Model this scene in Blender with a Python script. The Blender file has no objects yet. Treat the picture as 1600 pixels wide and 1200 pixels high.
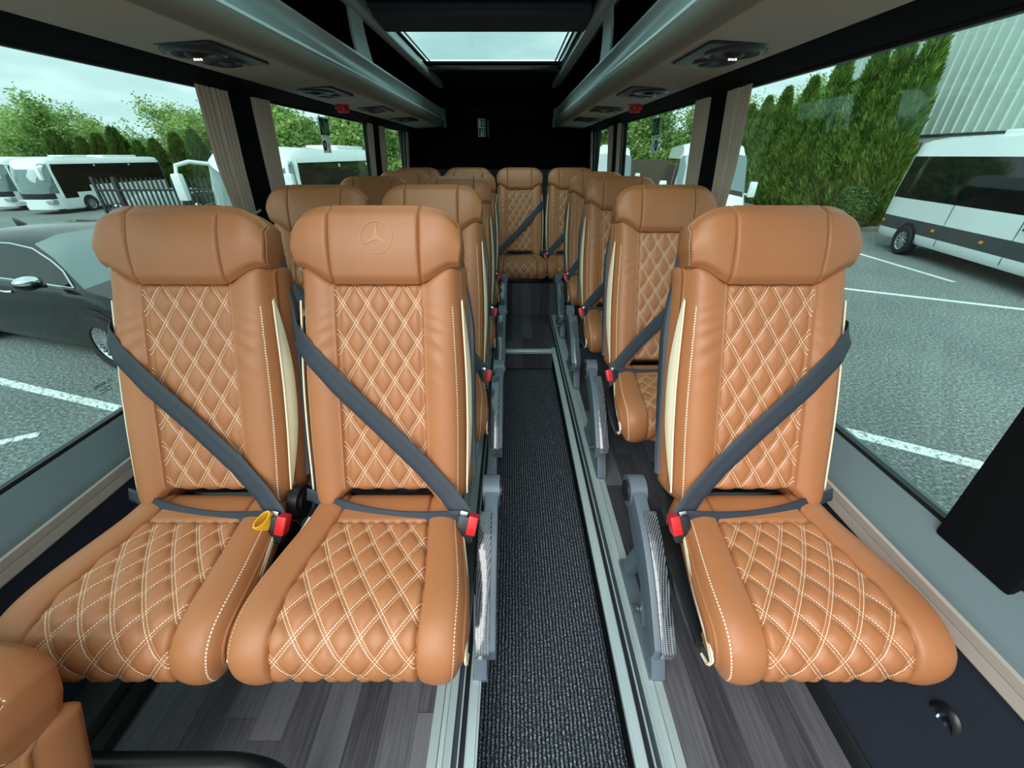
import bpy, bmesh, math, random
import numpy as np
from mathutils import Vector, Matrix
random.seed(7)
PI = math.pi
sin, cos, rad = math.sin, math.cos, math.radians
COL = bpy.context.scene.collection

# ---------------------------------------------------------------- materials
def nt(name):
    m = bpy.data.materials.new(name); m.use_nodes = True
    t = m.node_tree; t.nodes.clear()
    o = t.nodes.new('ShaderNodeOutputMaterial')
    return m, t, o
class NG:
    """small helper to wire math nodes"""
    def __init__(s, t): s.t = t
    def n(s, typ, **k):
        x = s.t.nodes.new(typ)
        for a, b in k.items(): setattr(x, a, b)
        return x
    def put(s, sock, v):
        if isinstance(v, (int, float)): sock.default_value = v
        elif isinstance(v, (tuple, list)): sock.default_value = v
        else: s.t.links.new(v, sock)
    def m(s, op, a, b=0.0, c=None, clamp=False):
        x = s.n('ShaderNodeMath', operation=op); x.use_clamp = clamp
        s.put(x.inputs[0], a); s.put(x.inputs[1], b)
        if c is not None: s.put(x.inputs[2], c)
        return x.outputs[0]
    def mix(s, f, a, b):
        x = s.n('ShaderNodeMix', data_type='RGBA')
        s.put(x.inputs[0], f); s.put(x.inputs[6], a); s.put(x.inputs[7], b)
        return x.outputs[2]
    def noise(s, scale, vec=None, detail=3, rough=.5):
        x = s.n('ShaderNodeTexNoise'); x.inputs['Scale'].default_value = scale
        x.inputs['Detail'].default_value = detail; x.inputs['Roughness'].default_value = rough
        if vec is not None: s.put(x.inputs['Vector'], vec)
        return x.outputs[0]
    def coord(s, k='Object'): return s.n('ShaderNodeTexCoord').outputs[k]
    def sep(s, v):
        x = s.n('ShaderNodeSeparateXYZ'); s.put(x.inputs[0], v); return x.outputs
    def com(s, a, b, c):
        x = s.n('ShaderNodeCombineXYZ'); s.put(x.inputs[0], a); s.put(x.inputs[1], b); s.put(x.inputs[2], c); return x.outputs[0]
    def ramp(s, f, pts):
        x = s.n('ShaderNodeValToRGB'); e = x.color_ramp.elements
        while len(e) > 1: e.remove(e[-1])
        e[0].position = pts[0][0]; e[0].color = (*pts[0][1], 1)
        for p, c in pts[1:]:
            q = e.new(p); q.color = (*c, 1)
        s.put(x.inputs[0], f); return x.outputs[0]
    def bump(s, h, strength=.3, dist=.001):
        x = s.n('ShaderNodeBump'); x.inputs['Strength'].default_value = strength
        x.inputs['Distance'].default_value = dist; s.put(x.inputs['Height'], h); return x.outputs[0]
def bsdf(g, o, col, rough=.5, metal=0., normal=None, spec=.5, coat=0., sheen=0.):
    b = g.n('ShaderNodeBsdfPrincipled')
    g.put(b.inputs['Base Color'], col if not isinstance(col, tuple) else (*col[:3], 1))
    g.put(b.inputs['Roughness'], rough); g.put(b.inputs['Metallic'], metal)
    g.put(b.inputs['Specular IOR Level'], spec); g.put(b.inputs['Coat Weight'], coat)
    if sheen: g.put(b.inputs['Sheen Weight'], sheen)
    if normal is not None: g.put(b.inputs['Normal'], normal)
    g.t.links.new(b.outputs[0], o.inputs[0]); return b
def simple(name, col, rough=.5, metal=0., grain=0., gs=300, var=.0, spec=.5, coat=0., vs=6):
    m, t, o = nt(name); g = NG(t); c = (*col, 1); nr = None
    v = g.coord()
    if var:
        k = g.noise(vs, v, 4); k = g.m('MULTIPLY_ADD', k, 2 * var, 1 - var)
        x = g.n('ShaderNodeVectorMath', operation='SCALE'); x.inputs[0].default_value = col; g.put(x.inputs['Scale'], k); c = x.outputs[0]
    if grain: nr = g.bump(g.noise(gs, v, 2), grain, .001)
    bsdf(g, o, c, rough, metal, nr, spec, coat); return m
LEATH = (.385, .147, .058)
THREAD = (.90, .74, .56, 1)
def leather(name, mode=None):
    m, t, o = nt(name); g = NG(t); v = g.coord()
    k = g.m('MULTIPLY_ADD', g.noise(9, v, 3), .16, .92)
    x = g.n('ShaderNodeVectorMath', operation='SCALE'); x.inputs[0].default_value = LEATH; g.put(x.inputs['Scale'], k)
    col = x.outputs[0]; h = g.noise(420, v, 3, .6)
    if mode:
        u = g.n('ShaderNodeUVMap', uv_map='stitch' if mode == 'edge' or mode == 'head' else 'quilt').outputs[0]
        U, V, _ = g.sep(u)
        if mode == 'quilt':
            masks = []
            a, b = g.m('ADD', U, V), g.m('SUBTRACT', U, V)
            for p, q in ((a, b), (b, a)):
                d = g.m('ABSOLUTE', g.m('SUBTRACT', p, g.m('ROUND', p)))
                ln = g.m('LESS_THAN', g.m('ABSOLUTE', g.m('SUBTRACT', d, .063)), .0125)
                ds = g.m('LESS_THAN', g.m('FRACT', g.m('MULTIPLY', q, 10.0)), .66)
                masks.append(g.m('MULTIPLY', ln, ds))
            mk = g.m('MAXIMUM', *masks)
        else:
            w = (.020,) if mode == 'edge' else (-.006, -.016)
            ds = g.m('LESS_THAN', g.m('FRACT', g.m('MULTIPLY', U, 140.)), .6)
            mk = None
            for q in w:
                ln = g.m('LESS_THAN', g.m('ABSOLUTE', g.m('SUBTRACT', V, q)), .0011)
                mk = ln if mk is None else g.m('MAXIMUM', mk, ln)
            mk = g.m('MULTIPLY', mk, ds)
        col = g.mix(mk, col, THREAD)
        h = g.m('MULTIPLY_ADD', mk, 1.5, h)
    bsdf(g, o, col, .42, 0, g.bump(h, .22, .0012), .42); return m
M = {}
M['leather'] = leather('tan_leather')
M['quilt'] = leather('quilted_tan_leather', 'quilt')
M['edge'] = leather('edge_stitched_leather', 'edge')
M['head'] = leather('headrest_leather', 'head')
M['cream'] = simple('cream_fabric', (.86, .75, .54), .8, grain=.3, gs=900)
M['emboss'] = simple('embossed_leather', (.48, .19, .078), .5, grain=.2, gs=500)
M['shell'] = simple('slate_grey_plastic', (.075, .095, .12), .38, grain=.15, gs=900)
M['armgrey'] = simple('blue_grey_plastic', (.095, .125, .155), .42, grain=.15, gs=900)
M['vent'] = simple('dark_vent_plastic', (.035, .040, .045), .3)
M['black'] = simple('black_plastic', (.012, .013, .015), .35)
M['rubber'] = simple('black_rubber', (.008, .009, .010), .45)
M['red'] = simple('red_plastic', (.62, .01, .015), .35)
M['yellow'] = simple('yellow_tag', (.85, .42, .02), .45)
M['alu'] = simple('brushed_aluminium', (.62, .74, .76), .38, .55, grain=.1, gs=200)
M['fascialow'] = simple('taupe_fascia', (.20, .19, .155), .5, grain=.1, gs=600)
M['alupaint'] = simple('satin_silver_profile', (.42, .50, .49), .36, .3)
M['steel'] = simple('steel', (.55, .57, .58), .25, 1.)
M['greige'] = simple('greige_fabric', (.42, .37, .315), .85, grain=.4, gs=700, var=.06)
M['curtain'] = simple('curtain_fabric', (.56, .45, .36), .9, grain=.4, gs=900, var=.08)
M['navy'] = simple('navy_wall_carpet', (.010, .014, .027), .95, grain=.6, gs=800, var=.2, vs=30)
M['beigetrim'] = simple('beige_trim', (.40, .34, .30), .6, grain=.2, gs=900)
M['sill'] = simple('grey_teal_sill', (.15, .205, .225), .45, grain=.25, gs=700)
M['headliner'] = simple('black_headliner', (.003, .0045, .006), .95, grain=.3, gs=500, spec=.15)
M['blind'] = simple('dark_blind_fabric', (.02, .032, .042), .7)
M['rear'] = simple('rear_black_panel', (.0012, .0016, .002), .95, spec=.08)
M['rearlow'] = simple('rear_navy_panel', (.014, .018, .03), .9)
M['stripwhite'] = simple('highlight_strip', (.8, .95, .95), .3)  # rack trim strip, its bright highlight put into the white colour
M['paint'] = simple('white_vehicle_paint', (.90, .95, .95), .25, coat=.4)
M['blackpaint'] = simple('black_vehicle_paint', (.006, .007, .008), .18, spec=.3, coat=.25)
M['cladding'] = simple('dark_cladding', (.05, .06, .065), .6)
M['chrome'] = simple('chrome', (.8, .82, .84), .12, 1.)
M['tyre'] = simple('tyre_rubber', (.018, .018, .02), .8)
M['rim'] = simple('wheel_alloy', (.55, .58, .60), .3, .8)
M['orange'] = simple('amber_lens', (.9, .32, .02), .3)
M['lens'] = simple('headlamp_lens', (.45, .5, .52), .1, .3)
M['darkglass'] = simple('dark_vehicle_glass', (.005, .008, .009), .05, spec=.4)
M['shield'] = simple('windscreen_glass', (.12, .19, .19), .05, spec=1., coat=1.)
M['signgreen'] = simple('sign_green', (.01, .16, .07), .5)
M['signwhite'] = simple('sign_white', (.75, .8, .78), .5)
M['signblue'] = simple('sign_blue', (.03, .06, .18), .5)
M['signred'] = simple('sign_red', (.5, .06, .05), .5)
M['ink'] = simple('glass_print', (.01, .015, .015), .6)
M['bark'] = simple('bark', (.10, .075, .05), .9, grain=.6, gs=60)
M['concrete'] = simple('concrete', (.22, .22, .19), .9, grain=.5, gs=30, var=.2)
M['roadline'] = None
M['fencegrey'] = simple('galvanised_steel', (.10, .12, .125), .5, .3)
M['gatedark'] = simple('dark_painted_steel', (.018, .025, .03), .5)
M['redtrim'] = simple('red_oxide_trim', (.22, .035, .03), .5)
M['brownreflect'] = simple('brown_reflection', (.10, .075, .055), .9, var=.2)  # brown of the window reflection, put into the colour of a slab

def stick(name, col):
    m, t, o = nt(name); g = NG(t); a = g.n('ShaderNodeBsdfDiffuse'); b = g.n('ShaderNodeBsdfTranslucent')
    for q in (a, b): q.inputs[0].default_value = (*col, 1)
    x = g.n('ShaderNodeMixShader'); x.inputs[0].default_value = .5; t.links.new(a.outputs[0], x.inputs[1]); t.links.new(b.outputs[0], x.inputs[2]); t.links.new(x.outputs[0], o.inputs[0]); return m
M['stwhite'] = stick('sticker_white', (.8, .85, .82)); M['stgreen'] = stick('sticker_green', (.02, .30, .12)); M['stblue'] = stick('sticker_blue', (.04, .07, .25)); M['stred'] = stick('sticker_red', (.6, .08, .08))
def emis(name, col, st):
    m, t, o = nt(name); g = NG(t); e = g.n('ShaderNodeEmission'); e.inputs[0].default_value = (*col, 1); e.inputs[1].default_value = st
    t.links.new(e.outputs[0], o.inputs[0]); return m
M['led'] = emis('reading_led', (.9, 1, 1), 6.)
M['ledblue'] = emis('usb_led', (.25, .35, 1), 3.)

def glass(name, tint, refl=1.):
    m, t, o = nt(name); g = NG(t)
    a = g.n('ShaderNodeBsdfTransparent'); a.inputs[0].default_value = (*tint, 1)
    b = g.n('ShaderNodeBsdfGlossy'); b.inputs['Roughness'].default_value = .02; b.inputs[0].default_value = (1, 1, 1, 1)
    fr = g.n('ShaderNodeFresnel'); fr.inputs[0].default_value = 1.45
    x = g.n('ShaderNodeMixShader'); g.put(x.inputs[0], g.m('MULTIPLY', fr.outputs[0], refl, clamp=True))
    t.links.new(a.outputs[0], x.inputs[1]); t.links.new(b.outputs[0], x.inputs[2]); t.links.new(x.outputs[0], o.inputs[0]); return m
TT = (.67, .765, .75)      # per face, two faces per pane
M['tint'] = glass('tinted_window_glass', TT, .10)
M['roofglass'] = glass('roof_glass', (.62, .74, .73), .2)
M['doorglass'] = glass('dark_door_glass', (.28, .30, .29), .8)

def carbon():
    m, t, o = nt('carbon_weave'); g = NG(t); X, Y, Z = g.sep(g.coord())
    a = g.m('MULTIPLY', g.m('ADD', g.m('ADD', Y, Z), g.m('MULTIPLY', X, 1.)), 140.)
    b = g.m('MULTIPLY', g.m('SUBTRACT', g.m('SUBTRACT', Y, Z), X), 140.)
    k = g.m('MULTIPLY', g.m('LESS_THAN', g.m('FRACT', a), .5), g.m('LESS_THAN', g.m('FRACT', b), .62))
    col = g.mix(k, (.008, .009, .012, 1), (.26, .29, .33, 1))
    bsdf(g, o, col, .15, 0, None, .6, 1.); return m
M['carbon'] = carbon()
def carpet():
    m, t, o = nt('ribbed_charcoal_carpet'); g = NG(t); c = g.coord(); X, Y, Z = g.sep(c)
    w = g.m('ADD', X, g.m('MULTIPLY', g.m('SUBTRACT', g.noise(22, c, 2), .5), .006))
    f = g.m('FRACT', g.m('DIVIDE', w, .0125)); r = g.m('SINE', g.m('MULTIPLY', f, PI))
    n1 = g.noise(170, c, 3, .75)
    sp = g.ramp(n1, [(.38, (.014, .019, .027)), (.50, (.07, .085, .105)), (.64, (.42, .48, .54))])
    col = g.mix(g.m('POWER', r, 1.8), (.008, .011, .016, 1), sp)
    bsdf(g, o, col, .95, 0, g.bump(g.m('ADD', r, g.m('MULTIPLY', n1, .6)), .9, .006), .1); return m
M['carpet'] = carpet()
def wood(axis='Y'):
    m, t, o = nt('grey_brown_wood_vinyl' + axis); g = NG(t); X, Y, Z = g.sep(g.coord())
    L, W = (Y, X)
    row = g.m('FLOOR', g.m('DIVIDE', W, .088))
    wn = g.n('ShaderNodeTexWhiteNoise', noise_dimensions='1D'); g.put(wn.inputs['W'], row)
    off = g.m('ADD', g.m('DIVIDE', L, .62), g.m('MULTIPLY', wn.outputs[0], 7.))
    seg = g.m('FLOOR', off)
    w2 = g.n('ShaderNodeTexWhiteNoise', noise_dimensions='2D'); g.put(w2.inputs['Vector'], g.com(row, seg, 0.))
    grain = g.noise(1., g.com(g.m('MULTIPLY', W, 110.), g.m('MULTIPLY_ADD', L, 5., g.m('MULTIPLY', w2.outputs[0], 30.)), Z), 5, .65)
    v = g.m('ADD', g.m('MULTIPLY', w2.outputs[0], .60), g.m('MULTIPLY', grain, .75))
    col = g.ramp(v, [(.2, (.014, .013, .016)), (.55, (.052, .049, .057)), (.95, (.135, .130, .145))])
    e1 = g.m('FRACT', g.m('DIVIDE', W, .088)); e2 = g.m('FRACT', off)
    ed = g.m('MAXIMUM', g.m('LESS_THAN', e1, .018), g.m('LESS_THAN', e2, .004))
    col = g.mix(g.m('MULTIPLY', ed, .55), col, (.012, .011, .013, 1))
    bsdf(g, o, col, .42, 0, g.bump(grain, .12, .001), .4); return m
M['wood'] = wood()
def asphalt():
    m, t, o = nt('asphalt'); g = NG(t); c = g.coord()
    n1 = g.noise(28, c, 4, .75); n2 = g.noise(.35, c, 3)
    col = g.ramp(n1, [(.36, (.09, .105, .105)), (.52, (.22, .25, .245)), (.68, (.52, .58, .57))])
    x = g.n('ShaderNodeVectorMath', operation='SCALE'); g.put(x.inputs[0], col); g.put(x.inputs['Scale'], g.m('MULTIPLY_ADD', n2, .9, .5))
    bsdf(g, o, x.outputs[0], .9, 0, g.bump(n1, .6, .02), .2); return m
M['asphalt'] = asphalt()
def worn():
    m, t, o = nt('worn_white_road_paint'); g = NG(t); c = g.coord()
    n = g.noise(24, c, 4, .7)
    col = g.ramp(n, [(.40, (.16, .18, .18)), (.47, (.85, .92, .90))])
    bsdf(g, o, col, .8, 0, None, .2); return m
M['roadline'] = worn()
M['linewhite'] = simple('white_road_paint', (.80, .86, .84), .8, var=.1, vs=20)
def cladwall():
    m, t, o = nt('pale_green_cladding'); g = NG(t); c = g.coord()
    n = g.noise(14, c, 3, .6); col = g.ramp(n, [(.3, (.55, .68, .62)), (.7, (.66, .78, .71))])
    bsdf(g, o, col, .55, 0, None, .4); return m
M['clad'] = cladwall()
def leaf(name, a, b, c):
    m, t, o = nt(name); g = NG(t)
    gi = g.n('ShaderNodeNewGeometry')
    n = g.m('ADD', g.m('MULTIPLY', g.noise(2.2, g.coord(), 3), .7), g.m('MULTIPLY', gi.outputs['Random Per Island'], .45))
    col = g.ramp(n, [(.3, a), (.55, b), (.85, c)])
    d = g.n('ShaderNodeBsdfDiffuse'); g.put(d.inputs[0], col)
    tr = g.n('ShaderNodeBsdfTranslucent'); g.put(tr.inputs[0], col)
    x = g.n('ShaderNodeMixShader'); x.inputs[0].default_value = .3
    t.links.new(d.outputs[0], x.inputs[1]); t.links.new(tr.outputs[0], x.inputs[2]); t.links.new(x.outputs[0], o.inputs[0]); return m
M['conifer'] = leaf('conifer_foliage', (.04, .09, .016), (.12, .22, .04), (.30, .42, .09))
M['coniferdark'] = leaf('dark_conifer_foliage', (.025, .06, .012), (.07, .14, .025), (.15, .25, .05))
M['spring'] = leaf('spring_foliage', (.15, .26, .06), (.33, .48, .14), (.60, .72, .32))
M['bushleaf'] = leaf('bush_foliage', (.03, .08, .025), (.07, .16, .05), (.16, .27, .09))

# ---------------------------------------------------------------- mesh building
class MB:
    def __init__(s): s.v = []; s.f = []; s.m = []; s.mats = []; s.q = {}; s.st = {}
    def mi(s, m):
        m = M[m] if isinstance(m, str) else m
        if m not in s.mats: s.mats.append(m)
        return s.mats.index(m)
    def add(s, vs, fs, m, quilt=None, stitch=None):
        b = len(s.v); k = s.mi(m); s.v += [tuple(p) for p in vs]
        for f in fs: s.f.append(tuple(i + b for i in f)); s.m.append(k)
        if quilt is not None:
            for i, u in enumerate(quilt): s.q[b + i] = u
        if stitch is not None:
            for i, u in enumerate(stitch): s.st[b + i] = u
        return b
    def box(s, lo, hi, m, bev=0., mat4=None):
        bm = bmesh.new(); bmesh.ops.create_cube(bm, size=1.)
        for v in bm.verts: v.co = Vector(((lo[i] + hi[i]) / 2 + v.co[i] * (hi[i] - lo[i]) for i in range(3)))
        if bev: bmesh.ops.bevel(bm, geom=bm.edges[:], offset=bev, segments=2, affect='EDGES', profile=.6)
        if mat4: bm.transform(mat4)
        s.bm(bm, m); return s
    def bm(s, bm, m):
        bm.verts.index_update()
        s.add([v.co[:] for v in bm.verts], [[v.index for v in f.verts] for f in bm.faces], m); bm.free()
    def prism(s, pts, axis, a, b, m, bev=0.):
        """closed polygon pts (2D) extruded along axis (0,1,2) from a to b"""
        bm = bmesh.new()
        def P(p, t):
            if axis == 0: return (t, p[0], p[1])
            if axis == 1: return (p[0], t, p[1])
            return (p[0], p[1], t)
        A = [bm.verts.new(P(p, a)) for p in pts]; B = [bm.verts.new(P(p, b)) for p in pts]
        n = len(pts); bm.faces.new(A); bm.faces.new(B[::-1])
        for i in range(n): bm.faces.new((A[i], B[i], B[(i + 1) % n], A[(i + 1) % n]))
        bmesh.ops.recalc_face_normals(bm, faces=bm.faces[:])
        if bev: bmesh.ops.bevel(bm, geom=bm.edges[:], offset=bev, segments=2, affect='EDGES', profile=.6)
        bmesh.ops.triangulate(bm, faces=[f for f in bm.faces if len(f.verts) > 4])
        s.bm(bm, m); return s
    def cyl(s, p0, p1, r, m, n=20, r2=None, cap=True):
        p0, p1 = Vector(p0), Vector(p1); d = (p1 - p0).normalized(); r2 = r if r2 is None else r2
        a = d.orthogonal().normalized(); b = d.cross(a); vs = []
        for p, q in ((p0, r), (p1, r2)):
            for i in range(n): t = 2 * PI * i / n; vs.append(p + (a * cos(t) + b * sin(t)) * q)
        fs = [(i, (i + 1) % n, n + (i + 1) % n, n + i) for i in range(n)]
        if cap: fs += [tuple(range(n))[::-1], tuple(range(n, 2 * n))]
        s.add(vs, fs, m); return s
    def tube(s, pts, r, m, n=12, closed=False):
        P = [Vector(p) for p in pts]; vs = []; up = None; N = len(P)
        for i, p in enumerate(P):
            d = (P[min(i + 1, N - 1)] - P[max(i - 1, 0)]).normalized()
            if up is None: up = d.orthogonal().normalized()
            a = (up - d * up.dot(d)).normalized(); up = a; b = d.cross(a)
            rr = r[i] if isinstance(r, (list, tuple)) else r
            for k in range(n): t = 2 * PI * k / n; vs.append(p + (a * cos(t) + b * sin(t)) * rr)
        fs = [(i * n + k, i * n + (k + 1) % n, (i + 1) * n + (k + 1) % n, (i + 1) * n + k) for i in range(N - 1) for k in range(n)]
        fs += [tuple(range(n))[::-1], tuple(range((N - 1) * n, N * n))]
        s.add(vs, fs, m); return s
    def ribbon(s, pts, nrm, w, th, m):
        """strap: centre line pts, face normals nrm, width(s), thickness"""
        N = len(pts); P = [Vector(p) for p in pts]; Q = [Vector(q).normalized() for q in nrm]; vs = []
        for i in range(N):
            d = (P[min(i + 1, N - 1)] - P[max(i - 1, 0)]).normalized(); x = d.cross(Q[i]).normalized()
            ww = (w[i] if isinstance(w, (list, tuple)) else w) / 2
            nn = x.cross(d)
            for a, b in ((-1, -1), (-.9, 1), (-.33, .7), (.33, .7), (.9, 1), (1, -1)):
                vs.append(P[i] + x * ww * a + nn * th * b * .5)
        k = 6; fs = [(i * k + j, i * k + (j + 1) % k, (i + 1) * k + (j + 1) % k, (i + 1) * k + j) for i in range(N - 1) for j in range(k)]
        fs += [tuple(range(k))[::-1], tuple(range((N - 1) * k, N * k))]
        s.add(vs, fs, m); return s
    def lathe(s, prof, m, n=32, axis=0, c=(0, 0, 0)):
        """prof: (r, t) list; t along axis"""
        vs = []
        for r, t in prof:
            for i in range(n):
                a = 2 * PI * i / n; p = [r * cos(a), r * sin(a)]
                q = [t, p[0], p[1]] if axis == 0 else ([p[0], t, p[1]] if axis == 1 else [p[0], p[1], t])
                vs.append([q[j] + c[j] for j in range(3)])
        fs = [(i * n + k, i * n + (k + 1) % n, (i + 1) * n + (k + 1) % n, (i + 1) * n + k) for i in range(len(prof) - 1) for k in range(n)]
        s.add(vs, fs, m); return s
    def build(s, name, parent=None, sharp=40, mir=1, smooth=True):
        if mir < 0:
            s.v = [(-x, y, z) for x, y, z in s.v]; s.f = [f[::-1] for f in s.f]
        me = bpy.data.meshes.new(name); me.from_pydata(s.v, [], s.f)
        for m in s.mats: me.materials.append(m)
        me.polygons.foreach_set('material_index', s.m)
        for nm, d in (('quilt', s.q), ('stitch', s.st)):
            if d:
                uv = me.uv_layers.new(name=nm); li = np.zeros(len(me.loops), np.int32); me.loops.foreach_get('vertex_index', li)
                arr = np.full((len(s.v), 2), -9., np.float32)
                for i, u in d.items(): arr[i] = u
                uv.data.foreach_set('uv', arr[li].ravel())
        if smooth:
            me.polygons.foreach_set('use_smooth', [True] * len(me.polygons))
            if sharp < 180: me.set_sharp_from_angle(angle=rad(sharp))
        me.update()
        o = bpy.data.objects.new(name, me); COL.objects.link(o)
        if parent: o.parent = parent
        return o
def tag(o, label=None, cat=None, group=None, kind=None):
    for k, v in (('label', label), ('category', cat), ('group', group), ('kind', kind)):
        if v: o[k] = v
    return o
def empty(name, loc=(0, 0, 0), rz=0., label=None, cat=None, group=None):
    o = bpy.data.objects.new(name, None); o.empty_display_size = .1; COL.objects.link(o)
    o.location = loc; o.rotation_euler = (0, 0, rz); return tag(o, label, cat, group)
def struct(mb, name, label=None, **k):
    o = mb.build(name, **k); o['kind'] = 'structure'
    if label: o['label'] = label
    return o
def copy_tree(o, parent=None):
    c = o.copy(); COL.objects.link(c); c.parent = parent
    for ch in list(o.children): copy_tree(ch, c)
    return c

# ---------------------------------------------------------------- the passenger seat
RC = rad(22.); YB, ZB = .40, .47           # backrest foot in seat coordinates
def bk(x, s, n): return (x, YB + s * sin(RC) - n * cos(RC), ZB + s * cos(RC) + n * sin(RC))
XQ = .116
def smooth(a, b, x):
    t = min(1, max(0, (x - a) / (b - a))); return t * t * (3 - 2 * t)
def puff(U, V, A):
    r = 1.
    for q in (U + V, U - V):
        d = abs(q - round(q)); d = max(0., d - .06); r *= 1 - math.exp(-d / .11)
    return A * r
def Wb(s):   # half width of the backrest front
    return .214 + .010 * smooth(.66, .30, s) - .004 * smooth(.25, .0, s)
def sseam(x):
    return .622 + .046 * smooth(.10, .205, abs(x))
def n_back(x, s, c):
    """front height; c in [0,1] across the bolster (0 at seam), or None on the quilt"""
    if c is None:
        return puff(x / .065, s / .104, .0085) * smooth(XQ + .001, XQ - .020, abs(x)) + .002
    b = .026 * sin(PI * min(1, c * .95 + .08)) ** .8 * (.55 + .45 * smooth(.64, .35, s))
    e = -.030 * max(0, (c - .72) / .28) ** 2.2
    fold = .0022 * sin((s * 1.0 + c * .05 * (1 if x > 0 else 1)) * 150 + 2.5 * sin(s * 23)) * math.exp(-((s - .47) / .09) ** 2) * sin(PI * c)
    return b + e + fold
def ring_sides(mb, ring, fn, steps, mat, back, centre, stitch0=None):
    """ring: list of (x,s,n,nx,ns); steps: (depth,outset); closes with a fan at depth `back`"""
    N = len(ring); rows = []
    arc = [0.]
    for i in range(1, N): arc.append(arc[-1] + math.hypot(ring[i][0] - ring[i - 1][0], ring[i][1] - ring[i - 1][1]))
    vs, st = [], []
    for d, o in steps:
        for i, (x, s_, n, nx, ns) in enumerate(ring):
            t = d / back
            nn = n * (1 - t) + (-back) * t if d > .012 else n - d
            vs.append(fn(x + nx * o, s_ + ns * o, nn)); st.append((arc[i], -d))
    fs = [(k * N + i, k * N + (i + 1) % N, (k + 1) * N + (i + 1) % N, (k + 1) * N + i) for k in range(len(steps) - 1) for i in range(N)]
    c = len(vs); vs.append(fn(centre[0], centre[1], -back - .005)); st.append((0, -back)); L = (len(steps) - 1) * N
    fs += [(L + i, L + (i + 1) % N, c) for i in range(N)]
    mb.add(vs, fs, mat, stitch=st)
def ring_normals(R):
    N = len(R); out = []
    for i in range(N):
        a, b = R[i - 1], R[(i + 1) % N]; dx, ds = b[0] - a[0], b[1] - a[1]; l = math.hypot(dx, ds) or 1
        out.append((R[i][0], R[i][1], R[i][2], ds / l, -dx / l))
    return out
def grid_ring(G):
    """G[j][i], counter-clockwise perimeter in (x,s)"""
    nj, ni = len(G), len(G[0])
    return [G[0][i] for i in range(ni)] + [G[j][-1] for j in range(1, nj)] + [G[-1][i] for i in range(ni - 2, -1, -1)] + [G[j][0] for j in range(nj - 2, 0, -1)]
NB = 14
CB = [.02, .045, .08, .13, .21, .30, .40, .50, .60, .70, .79, .87, .94, 1.]
QB = [-1, -.985, -.965] + [-.94 + 1.88 * k / 54. for k in range(55)] + [.965, .985, 1]
cols = [('b', -1, c) for c in CB[::-1]] + [('q', a, None) for a in QB] + [('b', 1, c) for c in CB]
def sbot(x):
    a = abs(x); v = .046 - .048 * smooth(.112, .165, a)
    if a > .17: v += .045 * ((a - .17) / .052) ** 2.4
    return v
def make_backrest(P, mir):
    mb = MB(); G = []; NJ = 110
    for j in range(NJ + 1):
        t = j / NJ; row = []
        for kind, a, c in cols:
            s0 = .05 + .58 * t
            if kind == 'q': x = a * XQ
            else: x = a * (XQ + c * (Wb(s0) - XQ))
            sb, stp = sbot(x), sseam(x); s_ = sb + (stp - sb) * t
            if kind == 'b': x = a * (XQ + c * (Wb(s_) - XQ)); n = n_back(x, s_, c)
            else: n = n_back(x, s_, None)
            g = -.0065 * math.exp(-(abs(abs(x) - XQ) / .0032) ** 1.5)
            ed = min(s_ - sb, stp - s_); n -= .012 * math.exp(-ed / .006) + g
            row.append((x, s_, n))
        G.append(row)
    ni = len(cols); q0, q1 = NB, NB + 60
    vs = [bk(*p) for r in G for p in r]
    quv = [(p[0] / .065, p[1] / .104) for r in G for p in r]
    suv = [(p[1], Wb(p[1]) - abs(p[0]) if p[1] < .57 else 9) for r in G for p in r]
    fq, fb = [], []
    for j in range(NJ):
        for i in range(ni - 1):
            f = (j * ni + i, j * ni + i + 1, (j + 1) * ni + i + 1, (j + 1) * ni + i)
            (fq if q0 <= i < q1 else fb).append(f)
    b = mb.add(vs, fq, 'quilt', quv, suv)
    k = mb.mi('edge')
    for f in fb: mb.f.append(tuple(x + b for x in f)); mb.m.append(k)
    R = ring_normals(grid_ring(G))
    ring_sides(mb, R, bk, [(0, 0), (.004, .003), (.012, .0035), (.018, .0), (.03, .004), (.05, .008), (.07, .011), (.10, .010), (.12, .004)], 'leather', .12, (0, .33))
    return mb.build('backrest', P, 75, mir)
def Wh(s):
    return .212 + .007 * sin(PI * smooth(.65, .84, s)) 
def stop(x):
    a = abs(x); v = .818
    if a > .09: v -= .075 * (1 - math.sqrt(max(0, 1 - min(1, (a - .09) / .131) ** 2.6)))
    return v
def n_head(x, s, c, t):
    n = .020 + .016 * sin(PI * min(1, t * .92 + .04)) * (1 if c is None else 1 - .25 * c)
    if c is not None: n -= .015 * max(0, (c - .45) / .55) ** 2.0
    n -= .020 * smooth(.82, 1., t) ** 2 + .010 * smooth(.10, 0., t) ** 2
    n -= .0085 * math.exp(-(abs(abs(x) - XQ) / .0030) ** 1.4)
    return n
def head_n_at(x, s):
    t = (s - sseam(x)) / (stop(x) - sseam(x)); c = None if abs(x) <= XQ else (abs(x) - XQ) / (Wh(s) - XQ)
    return n_head(x, s, c, t)
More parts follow.
